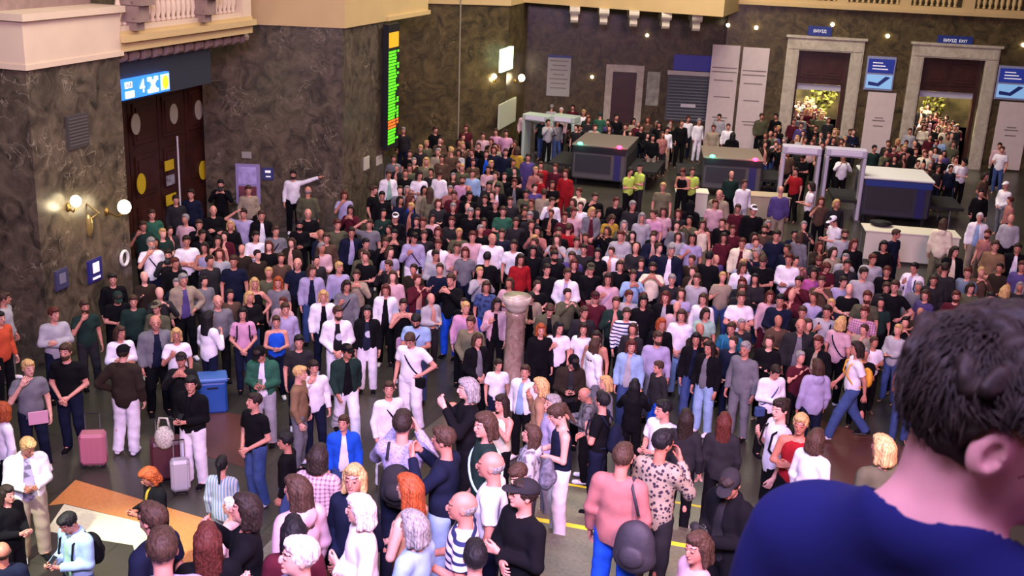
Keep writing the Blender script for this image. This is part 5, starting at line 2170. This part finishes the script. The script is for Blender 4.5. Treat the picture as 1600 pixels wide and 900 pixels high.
# keep bodies from standing in each other: gentle push apart on the floor
for _ in range(14):
    P = np.array([q.p for q in PS])
    D = P[:, None] - P[None]
    dist = np.sqrt((D ** 2).sum(2)) + np.eye(len(P)) * 9
    push = np.clip(.50 - dist, 0, None)
    mv = (D / dist[..., None] * push[..., None] * .3).sum(1)
    for q, m_ in zip(PS, mv):
        q.p = q.p + m_ + (q.p0 - q.p) * .06
PEDESTAL = G(800, 625)[:2]
for q in PS:
    v_ = q.p - PEDESTAL
    if np.linalg.norm(v_) < .62:
        q.p = PEDESTAL + v_ / np.linalg.norm(v_) * .62
    if q.z > 0:
        n_ = q.p @ N_DIR
        lo_n = st_left(q.p @ S_DIR) + .45
        if n_ < lo_n and q.p @ S_DIR > ST_S0 - .2:
            q.p = q.p + N_DIR * (lo_n - n_)
        q.z = ground_z(*q.p) or q.z
    elif ground_z(*q.p) > 0:      # floor people never stand inside the stairs
        n_ = q.p @ N_DIR
        sl_ = st_left(q.p @ S_DIR)
        q.p = q.p + N_DIR * ((sl_ - .3 - n_) if n_ - sl_ < ST_R - n_ else (ST_R + .4 - n_)) if min(n_ - sl_, ST_R - n_) < .9 else q.p + S_DIR * (ST_S1 + .35 - q.p @ S_DIR)
for q in PS:
    q.dist = math.hypot(*q.p)
order = sorted(PS, key=lambda q: q.dist)
for q in order[300:]:
    q.stuff = True
rng = random.Random(5)
for q in PS:
    q.hy = rng.choice([0, 0, 22, -22]) if q.pose not in ('tk',) else 0
    q.hp = 30 if q.down else (rng.choice([-6, 4]) if q.pose != 'ph' else rng.choice([4, 30]))
    q.tone = rng.choice([0, 0, 1, 2, 3])
    if q.dist > 18.5:
        q.hy = 0 if q.hy < 0 else q.hy
        q.hp = 4 if q.hp == -6 else q.hp
        q.tone = q.tone % 2
    q.yaw = math.atan2(-q.p[0], q.p[1]) + rad(q.face) + rng.uniform(-.12, .12)


def col_name(c):
    c = c.split('*')[0]
    return CNAME.get(c, c)


PATN = {'stripe': 'striped ', 'vstripe': 'streaky ', 'plaid': 'plaid ', 'print': 'printed ', 'grain': 'textured ', 'leopard': 'spotted ', 'emblem': 'emblem '}
GARM = {'T': 't-shirt', 'S': 'long-sleeved top', 'J': 'open jacket', 'V': 'sleeveless top', 'H': 'hooded top', 'D': 'dress'}
PARTN = {'T': 't_shirt', 'S': 'sweater', 'J': 'jacket', 'V': 'tank_top', 'H': 'hoodie', 'D': 'dress'}
HSN = {'s': 'short', 'l': 'long', 'm': 'bobbed', 'p': 'tied', 'b': 'balding'}
POSEN = {'cr': 'arms crossed', 'ph': 'hands together in front', 'cl': 'hands clasped low', 'up': 'pointing with a raised arm', 'fc': 'hand at face', 'hp': 'hand on hip',
         'tk': 'both hands raised', 'wk': 'striding', 'bg': 'hand at shoulder strap', 'hd': 'hand on head'}


def hair_phrase(q):
    if q.hs == 'c':
        return col_name(q.hc) + ' cap'
    if q.hs == 'h':
        return 'hood up'
    if q.hs == 'b':
        return 'balding head'
    return HSN[q.hs] + ' ' + {'dbrown': 'dark', 'auburn': 'reddish-brown', 'ginger': 'ginger'}.get(q.hc, col_name(q.hc)) + ' hair'


def top_phrase(q):
    a = q.top.split('/')
    pat = PATN.get(a[0].partition('*')[2] or (a[-1].partition('*')[2] if len(a) > 1 else ''), '')
    s_ = pat + col_name(a[0]) + ' ' + GARM[q.kind]
    if q.kind == 'J' and len(a) > 1 and col_name(a[1]) != col_name(a[0]):
        s_ += ' over ' + col_name(a[1])
    return s_


LANDMARKS = [(803, 520, 'the stone pedestal'), (335, 600, 'the blue case'), (262, 700, 'the maroon suitcase'), (148, 700, 'the pink suitcase'), (1373, 560, 'the round yellow backpack'),
             (950, 260, 'the left scanner'), (1143, 280, 'the middle scanner'), (1400, 310, 'the white-topped scanner'), (1240, 300, 'the left metal detector'), (1308, 300, 'the right metal detector'),
             (1415, 385, 'the long white table'), (388, 290, 'the lilac poster'), (606, 200, 'the departure board'), (165, 322, 'the wall globes'), (250, 270, 'the wooden doors'), (975, 130, 'the framed rear door')]


def short_ref(q):
    a = q.top.split('/')
    return 'the one in ' + PATN.get(a[0].partition('*')[2], '') + col_name(a[0]) + {'T': ' t-shirt', 'S': ' top', 'J': ' jacket', 'V': ' tank top', 'H': ' hoodie', 'D': ' dress'}[q.kind]


def relation(q, x, y, far):
    dx, dy = q.x - x, q.y - y
    if abs(dx) > abs(dy) * 1.2:
        return 'right of' if dx > 0 else 'left of'
    return 'in front of' if dy > 0 else 'behind'


HANDMADE = {}


def make_labels(ps):
    used = {}
    for q in ps:
        cands = []
        base = 'person, ' + hair_phrase(q) + ', ' + top_phrase(q)
        pose = POSEN.get(q.pose)
        nb = sorted((r for r in ps if r is not q), key=lambda r: (r.x - q.x) ** 2 + ((r.y - q.y) * .8) ** 2)[:6]
        lm = sorted(LANDMARKS, key=lambda l: (l[0] - q.x) ** 2 + (l[1] - q.y) ** 2)[0]
        if math.hypot(lm[0] - q.x, lm[1] - q.y) < 75:
            r_ = relation(q, lm[0], lm[1], 0) + ' ' + lm[2]
            cands += [base + (', ' + pose if pose else '') + ', ' + r_, base + ', ' + r_]
        for r in nb:
            r_ = relation(q, r.x, r.y, 0) + ' ' + short_ref(r)
            cands += [base + (', ' + pose if pose else '') + ', ' + r_, base + ', ' + r_]
        for c in cands:
            if len(c.replace(',', ' ').split()) <= 16 and c not in used:
                used[c] = q
                q.label = c
                break
        else:
            for r in nb:
                c = 'person in ' + top_phrase(q) + ' ' + relation(q, r.x, r.y, 0) + ' ' + short_ref(r)
                if c not in used and len(c.split()) <= 16:
                    break
            used[c] = q
            q.label = c


IND = [q for q in PS if not q.stuff]
make_labels(IND)
GROUP = 'people crowded in the station hall'


def body_M(q):
    return Matrix.Translation((q.p[0], q.p[1], getattr(q, 'z', 0))) @ Matrix.Rotation(q.yaw, 4, 'Z') @ Matrix.Scale(q.s, 4)


NFALL = dict(S='long', J='long')
for q in IND:
    lod = 0 if q.dist < 18.5 else 1
    me = cached('body', q.pose, q.hp, q.hy, lod)
    o = bpy.data.objects.new('person', me)
    COL.objects.link(o)
    wd = {'l': .93, 'm': .95, 'p': .93}.get(q.hs, 1.0) * rng.uniform(.97, 1.05)
    if q.hs == 'b':
        wd *= 1.06
    o.location = (q.p[0], q.p[1], q.z)
    o.rotation_euler = (0, 0, q.yaw)
    o.scale = (q.s * wd, q.s * wd, q.s)
    o.material_slots[0].link = 'OBJECT'
    o.material_slots[0].material = skin(q.tone)
    tag(o, q.label, 'person', GROUP)
    q.obj = o
    R, t_ = head_T(q.hp, q.hy)
    HM_ = Matrix([[*R[i], t_[i]] for i in range(3)] + [[0, 0, 0, 1]])
    tops = q.top.split('/')
    if q.kind == 'J':
        child('shirt', cached('top', 'in', q.pose, lod), cloth(tops[1] if len(tops) > 1 else 'grey'), o)
    child(PARTN[q.kind], cached('top', q.kind, q.pose, lod), cloth(tops[0]), o)
    if q.kind != 'D':
        child('trousers', cached('bottom', legkey(q.pose), q.bot in ('white', 'lblue', 'denim', 'beige', 'lgrey', 'khaki'), lod), cloth(q.bot), o)
    for s_ in (1, -1):
        child('shoe', cached('shoe', s_, legkey(q.pose)), cloth('white' if rng.random() < .45 else 'black'), o)
    hl = 0 if lod == 0 else 1
    hs = q.hs
    if hs == 'c':
        child('hair', cached('hair', 's', hl), hairmat('dbrown'), o, HM_)
        child('cap', cached('hair', 'c', hl), cloth(q.hc if q.hc in PAL else 'grey'), o, HM_)
    elif hs == 'h':
        child('hood', cached('hair', 'h', hl), cloth(tops[0]), o, HM_)
    elif hs == 'b':
        if q.hc in ('grey', 'brown', 'blonde', 'white'):
            child('hair', cached('hair', 'b', hl), hairmat(q.hc), o, HM_)
    else:
        child('hair', cached('hair', hs, hl), hairmat(q.hc), o, HM_)
    if hs in 's' and q.hc in ('brown', 'dbrown', 'black', 'auburn', 'grey') and (q.i * 7) % 20 < 3:
        child('beard', cached('hair', 'beard', hl), hairmat(q.hc), o, HM_)

# ---------------------------------------------------------------- the farther rows, one mass of people
d2 = .052
LOW = {}


def low(kind, *k):
    key = (kind,) + k
    if key not in LOW:
        if kind == 'body':
            LOW[key] = body_arrays(k[0], k[1], 0, d2, .028, hands=False, face=False)[:2]
        elif kind == 'top':
            LOW[key] = top_arrays(k[0], k[1], .046)
        elif kind == 'bottom':
            LOW[key] = bottom_arrays(k[0], False, .050)
        else:
            LOW[key] = hair_arrays(k[0], .024)
    return LOW[key]


far = [q for q in PS if q.stuff]
poly_far = [(612, 262), (640, 232), (700, 212), (800, 215), (860, 272), (905, 318), (1010, 330), (1190, 352), (1330, 358), (1345, 400), (1420, 425), (1480, 400), (1640, 395), (1640, 560), (1500, 600), (1380, 575), (1290, 560),
            (1100, 560), (900, 520), (840, 480), (740, 520), (560, 470), (380, 520), (300, 470), (225, 470), (215, 350), (300, 330), (420, 345), (540, 365), (600, 330)]


poly_back = [[(1195, 188), (1330, 196), (1345, 236), (1195, 232)], [(1372, 226), (1500, 205), (1500, 262), (1372, 258)], [(835, 160), (1060, 182), (1060, 214), (835, 196)], [(1500, 400), (1600, 380), (1600, 470), (1480, 470)]]


def inside(x, y, poly):
    c = False
    for i in range(len(poly)):
        x1, y1 = poly[i]
        x2, y2 = poly[i - 1]
        if (y1 > y) != (y2 > y) and x < (x2 - x1) * (y - y1) / (y2 - y1) + x1:
            c = not c
    return c


def to_px(p):
    qv = CAM_M @ (np.array(p) - np.array([0, 0, CAM_H]))
    return 800 + F_PX * qv[0] / qv[2], 450 + F_PX * qv[1] / qv[2]


pts = [tuple(q.p) for q in PS]
fill_cols = ['black', 'black', 'black', 'dbrown', 'black', 'black', 'black', 'dgrey', 'dgrey', 'dgrey', 'navy', 'navy', 'burg', 'grey', 'brown', 'dbrown', 'olive', 'lgrey', 'white', 'lpink', 'lav', 'purple', 'dgreen', 'salmon', 'beige']
yy = 16.0
extra = []
while yy < 46:
    xx = -12.0
    while xx < 22:
        px_, py_ = xx + rng.uniform(-.18, .18), yy + rng.uniform(-.18, .18)
        u_, v_ = to_px((px_, py_, 1.6))
        if (inside(u_, v_, poly_far) or any(inside(u_, v_, q_) for q_ in poly_back)) and all((px_ - a) ** 2 + (py_ - b) ** 2 > .26 for a, b in pts) and ground_z(px_, py_) == 0:
            q = Pn()
            q.p = np.array([px_, py_])
            q.kind = rng.choice('TSSJ')
            q.top = rng.choice(fill_cols)
            q.hs = rng.choice('sssslmpb')
            q.hc = rng.choice(['black', 'dbrown', 'brown', 'brown', 'auburn', 'grey', 'blonde'])
            q.bot = rng.choice(['black', 'navy', 'denim', 'dgrey'])
            q.pose = rng.choice(['st', 'cr', 'cl', 'ph', 'tk', 'bg'])
            q.s = rng.uniform(.90, 1.02)
            q.hp = -6
            q.yaw = math.atan2(-px_, py_) + rng.uniform(-.7, .7)
            q.tone = rng.choice([0, 1, 2, 3])
            extra.append(q)
            pts.append((px_, py_))
        xx += .62
    yy += .62
# people waiting in and outside the two doorways
for (x0, x1) in HD:
    for k in range(40):
        q = Pn()
        lx, ly = rng.uniform(x0 + .3, x1 - .3), rng.uniform(-8.5, -.2)
        wp = HM @ Vector((lx, ly, 0))
        q.p = np.array([wp.x, wp.y])
        q.kind = rng.choice('TSJ')
        q.top = rng.choice(['beige', 'cream', 'brown', 'lpink', 'grey', 'black', 'olive', 'white', 'burg'])
        q.hs, q.hc = rng.choice('sslm'), rng.choice(['brown', 'blonde', 'dbrown'])
        q.bot = 'dgrey'
        q.pose = rng.choice(['st', 'cr', 'ph'])
        q.s = rng.uniform(.9, 1.0)
        q.hp = -6
        q.yaw = math.atan2(-q.p[0], q.p[1]) + rng.uniform(-.6, .6)
        q.tone = rng.choice([0, 1, 2])
        extra.append(q)
mats, mkey = [], {}


def slot(m):
    if m.name not in mkey:
        mkey[m.name] = len(mats)
        mats.append(m)
    return mkey[m.name]


VV, QQ, MI = [], [], []
nv = 0
for q in far + extra:
    M_ = np.array(body_M(q))
    tops = q.top.split('/')
    R, t_ = head_T(q.hp, 0)
    parts = [(low('body', q.pose, q.hp), skin(q.tone), None), (low('top', q.kind if q.kind != 'D' else 'V', q.pose), cloth(tops[0].split('*')[0]), None),
             (low('bottom', legkey(q.pose)), cloth(q.bot), None)]
    if q.kind == 'J' and len(tops) > 1:
        parts.append((low('top', 'in', q.pose), cloth(tops[1].split('*')[0]), None))
    hs = q.hs
    if hs == 'c':
        parts.append((low('hair', 'c'), cloth(q.hc if q.hc in PAL else 'grey'), 1))
    elif hs == 'b':
        if q.hc == 'grey':
            parts.append((low('hair', 'b'), hairmat('grey'), 1))
    elif hs == 'h':
        parts.append((low('hair', 'h'), cloth(tops[0]), 1))
    else:
        parts.append((low('hair', hs), hairmat(q.hc), 1))
    for (V, Q), m, hd in parts:
        if len(V) == 0:
            continue
        W = V @ R.T + t_ if hd else V
        W = W @ M_[:3, :3].T + M_[:3, 3]
        VV.append(W)
        QQ.append(Q + nv)
        MI.append(np.full(len(Q), slot(m)))
        nv += len(V)
cm = np_mesh('crowd', np.concatenate(VV), np.concatenate(QQ), np.concatenate(MI))
cm.materials.clear()
for m in mats:
    cm.materials.append(m)
cm.polygons.foreach_set('material_index', np.concatenate(MI).astype(np.int32))
co = bpy.data.objects.new('crowd', cm)
COL.objects.link(co)
tag(co, 'densely packed farther rows of the waiting crowd', 'crowd', None, 'stuff')
print('people', len(IND), 'crowd', len(far), len(extra), 'crowd quads', len(cm.polygons), 'cached', len(CACHE))
print('dup labels', len(IND) - len({q.label for q in IND}))


# ---------------------------------------------------------------- bags worn or carried, phones, cameras
def find(x, y):
    return min(IND, key=lambda q: (q.x - x) ** 2 + (q.y - y) ** 2)


def backpack(x, y, m, label, lx=0.0, lz=1.2, w_=.3, h_=.42, dp=.17, ly=.15, roundy=False, side=0):
    q = find(x, y)
    t = empty('backpack')
    t.matrix_world = Matrix.Translation((q.p[0], q.p[1], q.z)) @ Matrix.Rotation(q.yaw, 4, 'Z') @ Matrix.Scale(q.s, 4) @ Matrix.Translation((lx, ly, lz))
    g_ = Grid(np.arange(-w_ * .7, w_ * .7, .012), np.arange(-.04, dp + .06, .012), np.arange(-h_ * .7, h_ * .7, .012))
    if roundy:
        g_.ell((0, dp / 2, 0), (w_ / 2, dp / 2, w_ / 2), 0)
    else:
        g_.ell((0, dp / 2 - .01, -.04), (w_ / 2, dp / 2 + .01, h_ / 2), .02)
        g_.cap((-w_ / 4, dp * .4, -h_ * .3), (w_ / 4, dp * .4, -h_ * .3), dp * .45, None, .05)
        g_.ell((0, dp * .95, -h_ * .18), (w_ * .3, .04, h_ * .2), .01)
    fold(g_, .003)
    V, Q = g_.nets()
    link('bag_body', np_mesh('bag_body', V, Q), m, t)
    for s_ in (-1, 1):
        if side and s_ != side:
            continue
        xs = s_ * min(.11, w_ * .4)
        pth = [(xs, .0, h_ * .38), (xs - lx * .6 if side else xs, -.09, 1.49 - lz), (xs * 1.05, -ly - .12, 1.40 - lz), (xs * 1.1, -ly - .15, 1.22 - lz), (xs * 1.5, -ly, 1.02 - lz), (xs * 1.2, 0, -h_ * .35)]
        if side:
            pth = [(.02, .0, h_ * .4), (.10, -.03, 1.45 - lz), (.12, -.12, 1.51 - lz), (.11, -.25, 1.40 - lz), (.0, -.27, 1.15 - lz), (-.03, -.1, .0)]
        MB().tube(pth, .014, 8).build('strap', m, t, smooth=True)
    tag(t, label, 'backpack', 'backpacks worn in the crowd')


M_BLK = cloth('black')
backpack(115, 810, M_BLK, 'black backpack on the person in light blue looking down')
backpack(986, 712, plain('charcoal_nylon', '#2a2830', .7, bump=.2, nscale=20), 'large black backpack hanging off the left side of the salmon top', lx=-.24, lz=1.02, w_=.36, h_=.50, dp=.22, ly=.12, side=-1)
backpack(645, 668, cloth('dgrey'), 'black and grey patterned backpack on the textured lavender top')
backpack(940, 627, cloth('navy'), 'dark navy backpack on the person in black t-shirt with black hair')
backpack(828, 705, plain('grey_print_nylon', '#5c5c68', .7, noise=.6, nscale=20), 'grey printed backpack on the hooded person beside the pedestal')
backpack(1221, 634, M_BLK, 'black backpack on the white t-shirt beside the woman in red')
backpack(1287, 486, M_BLK, 'black backpack on the person in light grey t-shirt and glasses')
backpack(379, 490, M_BLK, 'black backpack on the pink t-shirt')
backpack(1429, 419, cloth('navy'), 'dark backpack on the white and lavender jacket')
backpack(1143, 513, plain('teal_nylon', '#1f6f96', .6, bump=.2), 'teal backpack behind the bearded person in long grey top', w_=.28, h_=.44)
q = find(1351, 488)
backpack(1340, 545, plain('mustard_nylon', '#d69a2a', .6, noise=.15, nscale=20), 'round yellow-orange backpack on the striding white t-shirt', w_=.34, h_=.34, dp=.16, roundy=True, lz=1.15)


def strap_bag(x, y, m, label, bag=True, s_=1, bm=None):
    """cross-body strap with a small bag at the hip"""
    q = find(x, y)
    t = empty('shoulder_bag')
    t.matrix_world = Matrix.Translation((q.p[0], q.p[1], q.z)) @ Matrix.Rotation(q.yaw, 4, 'Z') @ Matrix.Scale(q.s, 4)
    n = 26
    pts_ = []
    for k in range(n + 1):
        a = 2 * PI * k / n
        # loop in a tilted plane from one shoulder to the other hip
        u = math.cos(a)
        v = math.sin(a)
        x_ = s_ * (.02 - .155 * u)
        z_ = 1.235 + .225 * u
        y_ = -(.155 if u < .5 else .155 - .07 * (u - .5) / .5) * v + .01
        pts_.append((x_, y_, z_))
    MB().tube(pts_, .013, 6, caps=False).build('strap', m, t, smooth=True)
    bx = s_ * .2
    MB().box((bx - .1, -.12, .82), (bx + .08, -.03 + .01, .99), bev=.02).build('bag_body', bm or m, t)
    tag(t, label, 'shoulder bag', 'cross-body bags in the crowd')


strap_bag(643, 527, M_BLK, 'black cross-body strap bag on the white t-shirt and white trousers', s_=1)
strap_bag(651, 497, M_BLK, 'black cross-body bag on the light blue t-shirt behind the white one', s_=-1)
strap_bag(608, 609, M_BLK, 'black cross-body bag on the long white top')
strap_bag(275, 523, M_BLK, 'black cross-body bag on the blonde person in white')
strap_bag(541, 447, M_BLK, 'black cross-body bag on the dark-haired person in grey', s_=-1)
strap_bag(646, 371, M_BLK, 'dark cross-body strap on the lavender top of the person in black cap')
strap_bag(429, 361, M_BLK, 'black cross-body bag on the grey sweater by the dark suit', s_=-1)
strap_bag(752, 670, plain('mint_strap', '#8fb4ac', .6), 'mint strap bag across the dark green top', s_=1, bm=cloth('dgreen'))
strap_bag(1314, 505, cloth('navy'), 'navy cross-body bag on the pale pink t-shirt', s_=-1)
strap_bag(470, 582, cloth('dbrown'), 'dark strap bag on the tan coat beside the white top')
strap_bag(950, 436, cloth('lav'), 'lilac handbag on the long-haired person in pale pink', s_=-1)
strap_bag(1209, 577, cloth('denim'), 'denim blue bag at the hip of the person in white and black trousers', s_=-1)
strap_bag(236, 380, cloth('navy'), 'navy lanyard strap across the white t-shirt at the pier corner', s_=1)


def phone(x, y, label, cat='mobile phone', name='mobile_phone', z=1.20, big=False):
    q = find(x, y)
    up = q.pose == 'tk'
    t = empty(name)
    t.matrix_world = Matrix.Translation((q.p[0], q.p[1], q.z)) @ Matrix.Rotation(q.yaw, 4, 'Z') @ Matrix.Scale(q.s, 4) @ Matrix.Translation((0, -.33 if not up else -.32, 1.24 if not up else 1.58)) @ Matrix.Rotation(rad(-50 if not up else -5), 4, 'X')
    if not big:
        MB().box((-.038, -.004, -.078), (.038, .004, .078), bev=.003).build('case', M_DARK, t)
        MB().box((-.034, .004, -.073), (.034, .005, .073)).build('screen', plain('phone_screen', '#8090b0', .2, emit='#b8c8f0', es=.8), t)
    else:
        MB().box((-.07, -.03, -.05), (.07, .03, .05), bev=.01).box((-.025, -.02, .05), (.025, .02, .075), bev=.006).build('camera_body', M_DARK, t)
        MB().tube([(0, -.03, 0), (0, -.12, 0)], [.036, .04], 16).build('lens', M_RUBBER, t, smooth=True)
    tag(t, label, cat, None if big else 'phones held up or looked at')


phone(298, 600, 'phone in the hands of the person in black leather coat')
phone(115, 810, 'phone in the hands of the person in light blue with black backpack')
phone(410, 549, 'phone looked at by the person in green jacket')
phone(651, 497, 'phone looked at by the person in light blue t-shirt')
phone(893, 562, 'phone held by the person in black cap and dark brown jacket')
phone(1145, 748, 'black photo camera held by the person in grey flat cap', 'camera', 'photo_camera', big=True)
phone(263, 398, 'black camera raised by the person beside the white t-shirt at the pier corner', 'camera', 'video_camera', big=True)
phone(345, 288, 'black video camera raised in front of the wooden doors', 'camera', 'video_camera', big=True)
# pink folder held by the grey polo
q = find(43, 575)
t = MB().box((-.15, -.012, -.11), (.15, .012, .11), bev=.005).build('folder', plain('pink_card', '#c893a8', .6))
t.matrix_world = Matrix.Translation((q.p[0], q.p[1], q.z)) @ Matrix.Rotation(q.yaw, 4, 'Z') @ Matrix.Translation((.08, -.2, 1.0))
tag(t, 'pink folder held against the grey t-shirt at the left edge', 'folder')
q = find(630, 476)
g_ = Grid(np.arange(-.2, .2, .014), np.arange(-.1, .1, .014), np.arange(-.4, .1, .014))
g_.cap((-.09, 0, 0), (-.07, 0, -.3), .05, .06, .05)
g_.cap((.09, 0, 0), (.07, 0, -.33), .05, .06, .05)
g_.cap((0, 0, -.02), (0, 0, -.3), .05, .05, .06)
fold(g_, .008)
V, Q = g_.nets()
t = link('folded_jacket', np_mesh('folded_jacket', V, Q), cloth('pink'))
t.matrix_world = Matrix.Translation((q.p[0], q.p[1], q.z)) @ Matrix.Rotation(q.yaw, 4, 'Z') @ Matrix.Translation((-.02, -.22, .98))
tag(t, 'pink jacket draped over the arm of the person in black sleeveless top', 'jacket')


# ---------------------------------------------------------------- the man on the balcony next to the camera
fy = 1.34
ds = ray(1575, 668)
hc_w = np.array([ds[0], ds[1], ds[2]]) * fy / ds[1] + np.array([0, 0, CAM_H])
MY, MHY, MHP, MW = rad(140), -74, 16, 1.08
Rm, tm = head_T(MHP, MHY)
loc = np.array([tm[0] * MW, tm[1] * MW, tm[2]])
cy_, sy_ = math.cos(MY), math.sin(MY)
base = hc_w - np.array([cy_ * loc[0] - sy_ * loc[1], sy_ * loc[0] + cy_ * loc[1], loc[2]])
FLOOR_B = float(base[2])
ARMS['man'] = ARMS['st']
V, Q, mi = body_arrays('man', MHP, MHY, .0085, .0048, .0045, stout=True)
# slightly finer ear: helix ridge is part of the same surface
me = np_mesh('person_body', V, Q, mi)
mskin = plain('skin_balcony_man', '#c08a84', .5, noise=.04, nscale=18, spec=.45)
mskin.node_tree.nodes['Principled BSDF'].inputs['Subsurface Weight'].default_value = .15
mskin.node_tree.nodes['Principled BSDF'].inputs['Subsurface Radius'].default_value = (.02, .008, .005)
man = link('person', me, [mskin, MATS['eye_and_brow'], MATS['lips']])
man.location = tuple(base)
man.rotation_euler = (0, 0, MY)
man.scale = (MW, MW, 1)
tag(man, 'person seen from behind in the foreground, tousled dark hair, navy t-shirt', 'person')
V, Q = top_arrays('T', 'man', .0058, stout=True)
child_me = np_mesh('garment', V, Q)
sh = link('t_shirt', child_me, plain('navy_cotton', '#0f1246', .9, noise=.06, nscale=14, bump=.12, spec=.2), man)
V, Q = bottom_arrays('n', False, .012)
link('trousers', np_mesh('trousers', V, Q), cloth('black'), man)
for s_ in (1, -1):
    V, Q, mi = shoe_arrays(s_, 'n', .011)
    link('shoe', np_mesh('shoe', V, Q, mi), [cloth('black'), MATS['shoe_sole']], man)
HMm = Matrix([[*Rm[i], tm[i]] for i in range(3)] + [[0, 0, 0, 1]])
g_ = Grid(axis(-.15, .15, .005), axis(-.17, .18, .005), axis(-.13, .18, .005))
keep = lambda x, y, z: np.maximum(np.minimum(-.030 - y + .4 * np.clip(z - .02, 0, .1), .052 - z), -.082 - z)
g_.ell((0, .022, .034), (.092, .110, .102), .01, None, keep)
g_.ell((0, -.035, .105), (.070, .070, .040), .02)
rng2 = random.Random(9)
for _ in range(90):
    a, e = rng2.uniform(0, 2 * PI), rng2.uniform(-.1, 1.5)
    p = V3(.088 * math.cos(a) * math.cos(e), .022 + .106 * math.sin(a) * math.cos(e), .036 + .100 * math.sin(e))
    if p[1] < -.04 and p[2] < .06:
        continue
    dvec = V3(rng2.uniform(-1, 1), rng2.uniform(-1, .5), rng2.uniform(-.5, .5)) * .03
    g_.cap(p, p + dvec, .015, .010, .008)
for s_ in (-1, 1):
    g_.ell((s_ * .094, .002, -.018), (.042, .040, .058), .0, None, None, True)
g_.addf(lambda X, Y, Z: .003 * np.sin(X * 150 + 4 * np.sin(Z * 45)) * np.sin(Y * 120 + Z * 50))
V, Q = g_.nets()
hr = link('hair', np_mesh('hair', V, Q), hairmat('dbrown'), man)
hr.matrix_local = HMm
lk_ = MB()
for _ in range(3600):
    a, e = rng2.uniform(0, 2 * PI), math.asin(rng2.uniform(-.45, 1))
    n_ = V3(math.cos(a) * math.cos(e), math.sin(a) * math.cos(e), math.sin(e))
    p = V3(0, .022, .036) + n_ * V3(.089, .108, .102)
    if (p[1] < -.03 and p[2] < .07) or p[2] < -.06 or (abs(p[0]) > .045 and p[1] < .045 and p[2] < .035):
        continue
    crown = V3(.01, .06, .13)
    fl_ = p - crown + V3(rng2.uniform(-1, 1), rng2.uniform(-1, 1), rng2.uniform(-1, 1)) * .05
    t1 = fl_ - n_ * (fl_ @ n_)
    t1 = t1 + np.cross(n_, t1) * .45 * math.sin(5 * a)
    t1 /= np.linalg.norm(t1) + 1e-6
    l_ = rng2.uniform(.025, .05)
    pe = p + t1 * l_
    if abs(pe[0]) > .045 and pe[1] < .045 and pe[2] < .025:
        continue
    lk_.tube([p, p + t1 * l_ * .5 + n_ * .005, p + t1 * l_ + n_ * rng2.uniform(-.002, .006)], [.0017, .0014, .0003], 4, caps=False)
lo_ = lk_.build('hair_locks', hairmat('dbrown'), hr, smooth=True)
# balcony under the camera: floor slab and a low stone parapet
tag(MB().box((-8, -5.9, FLOOR_B - .4), (9, 1.95, FLOOR_B)).build('floor_gallery', M_CREAM), kind='structure')

# working arrays are no longer needed
for _n in ('VV', 'QQ', 'MI', 'V', 'Q', 'W', 'LOW', 'HAND', 'CACHE', 'g_'):
    globals()[_n] = None
import gc
gc.collect()
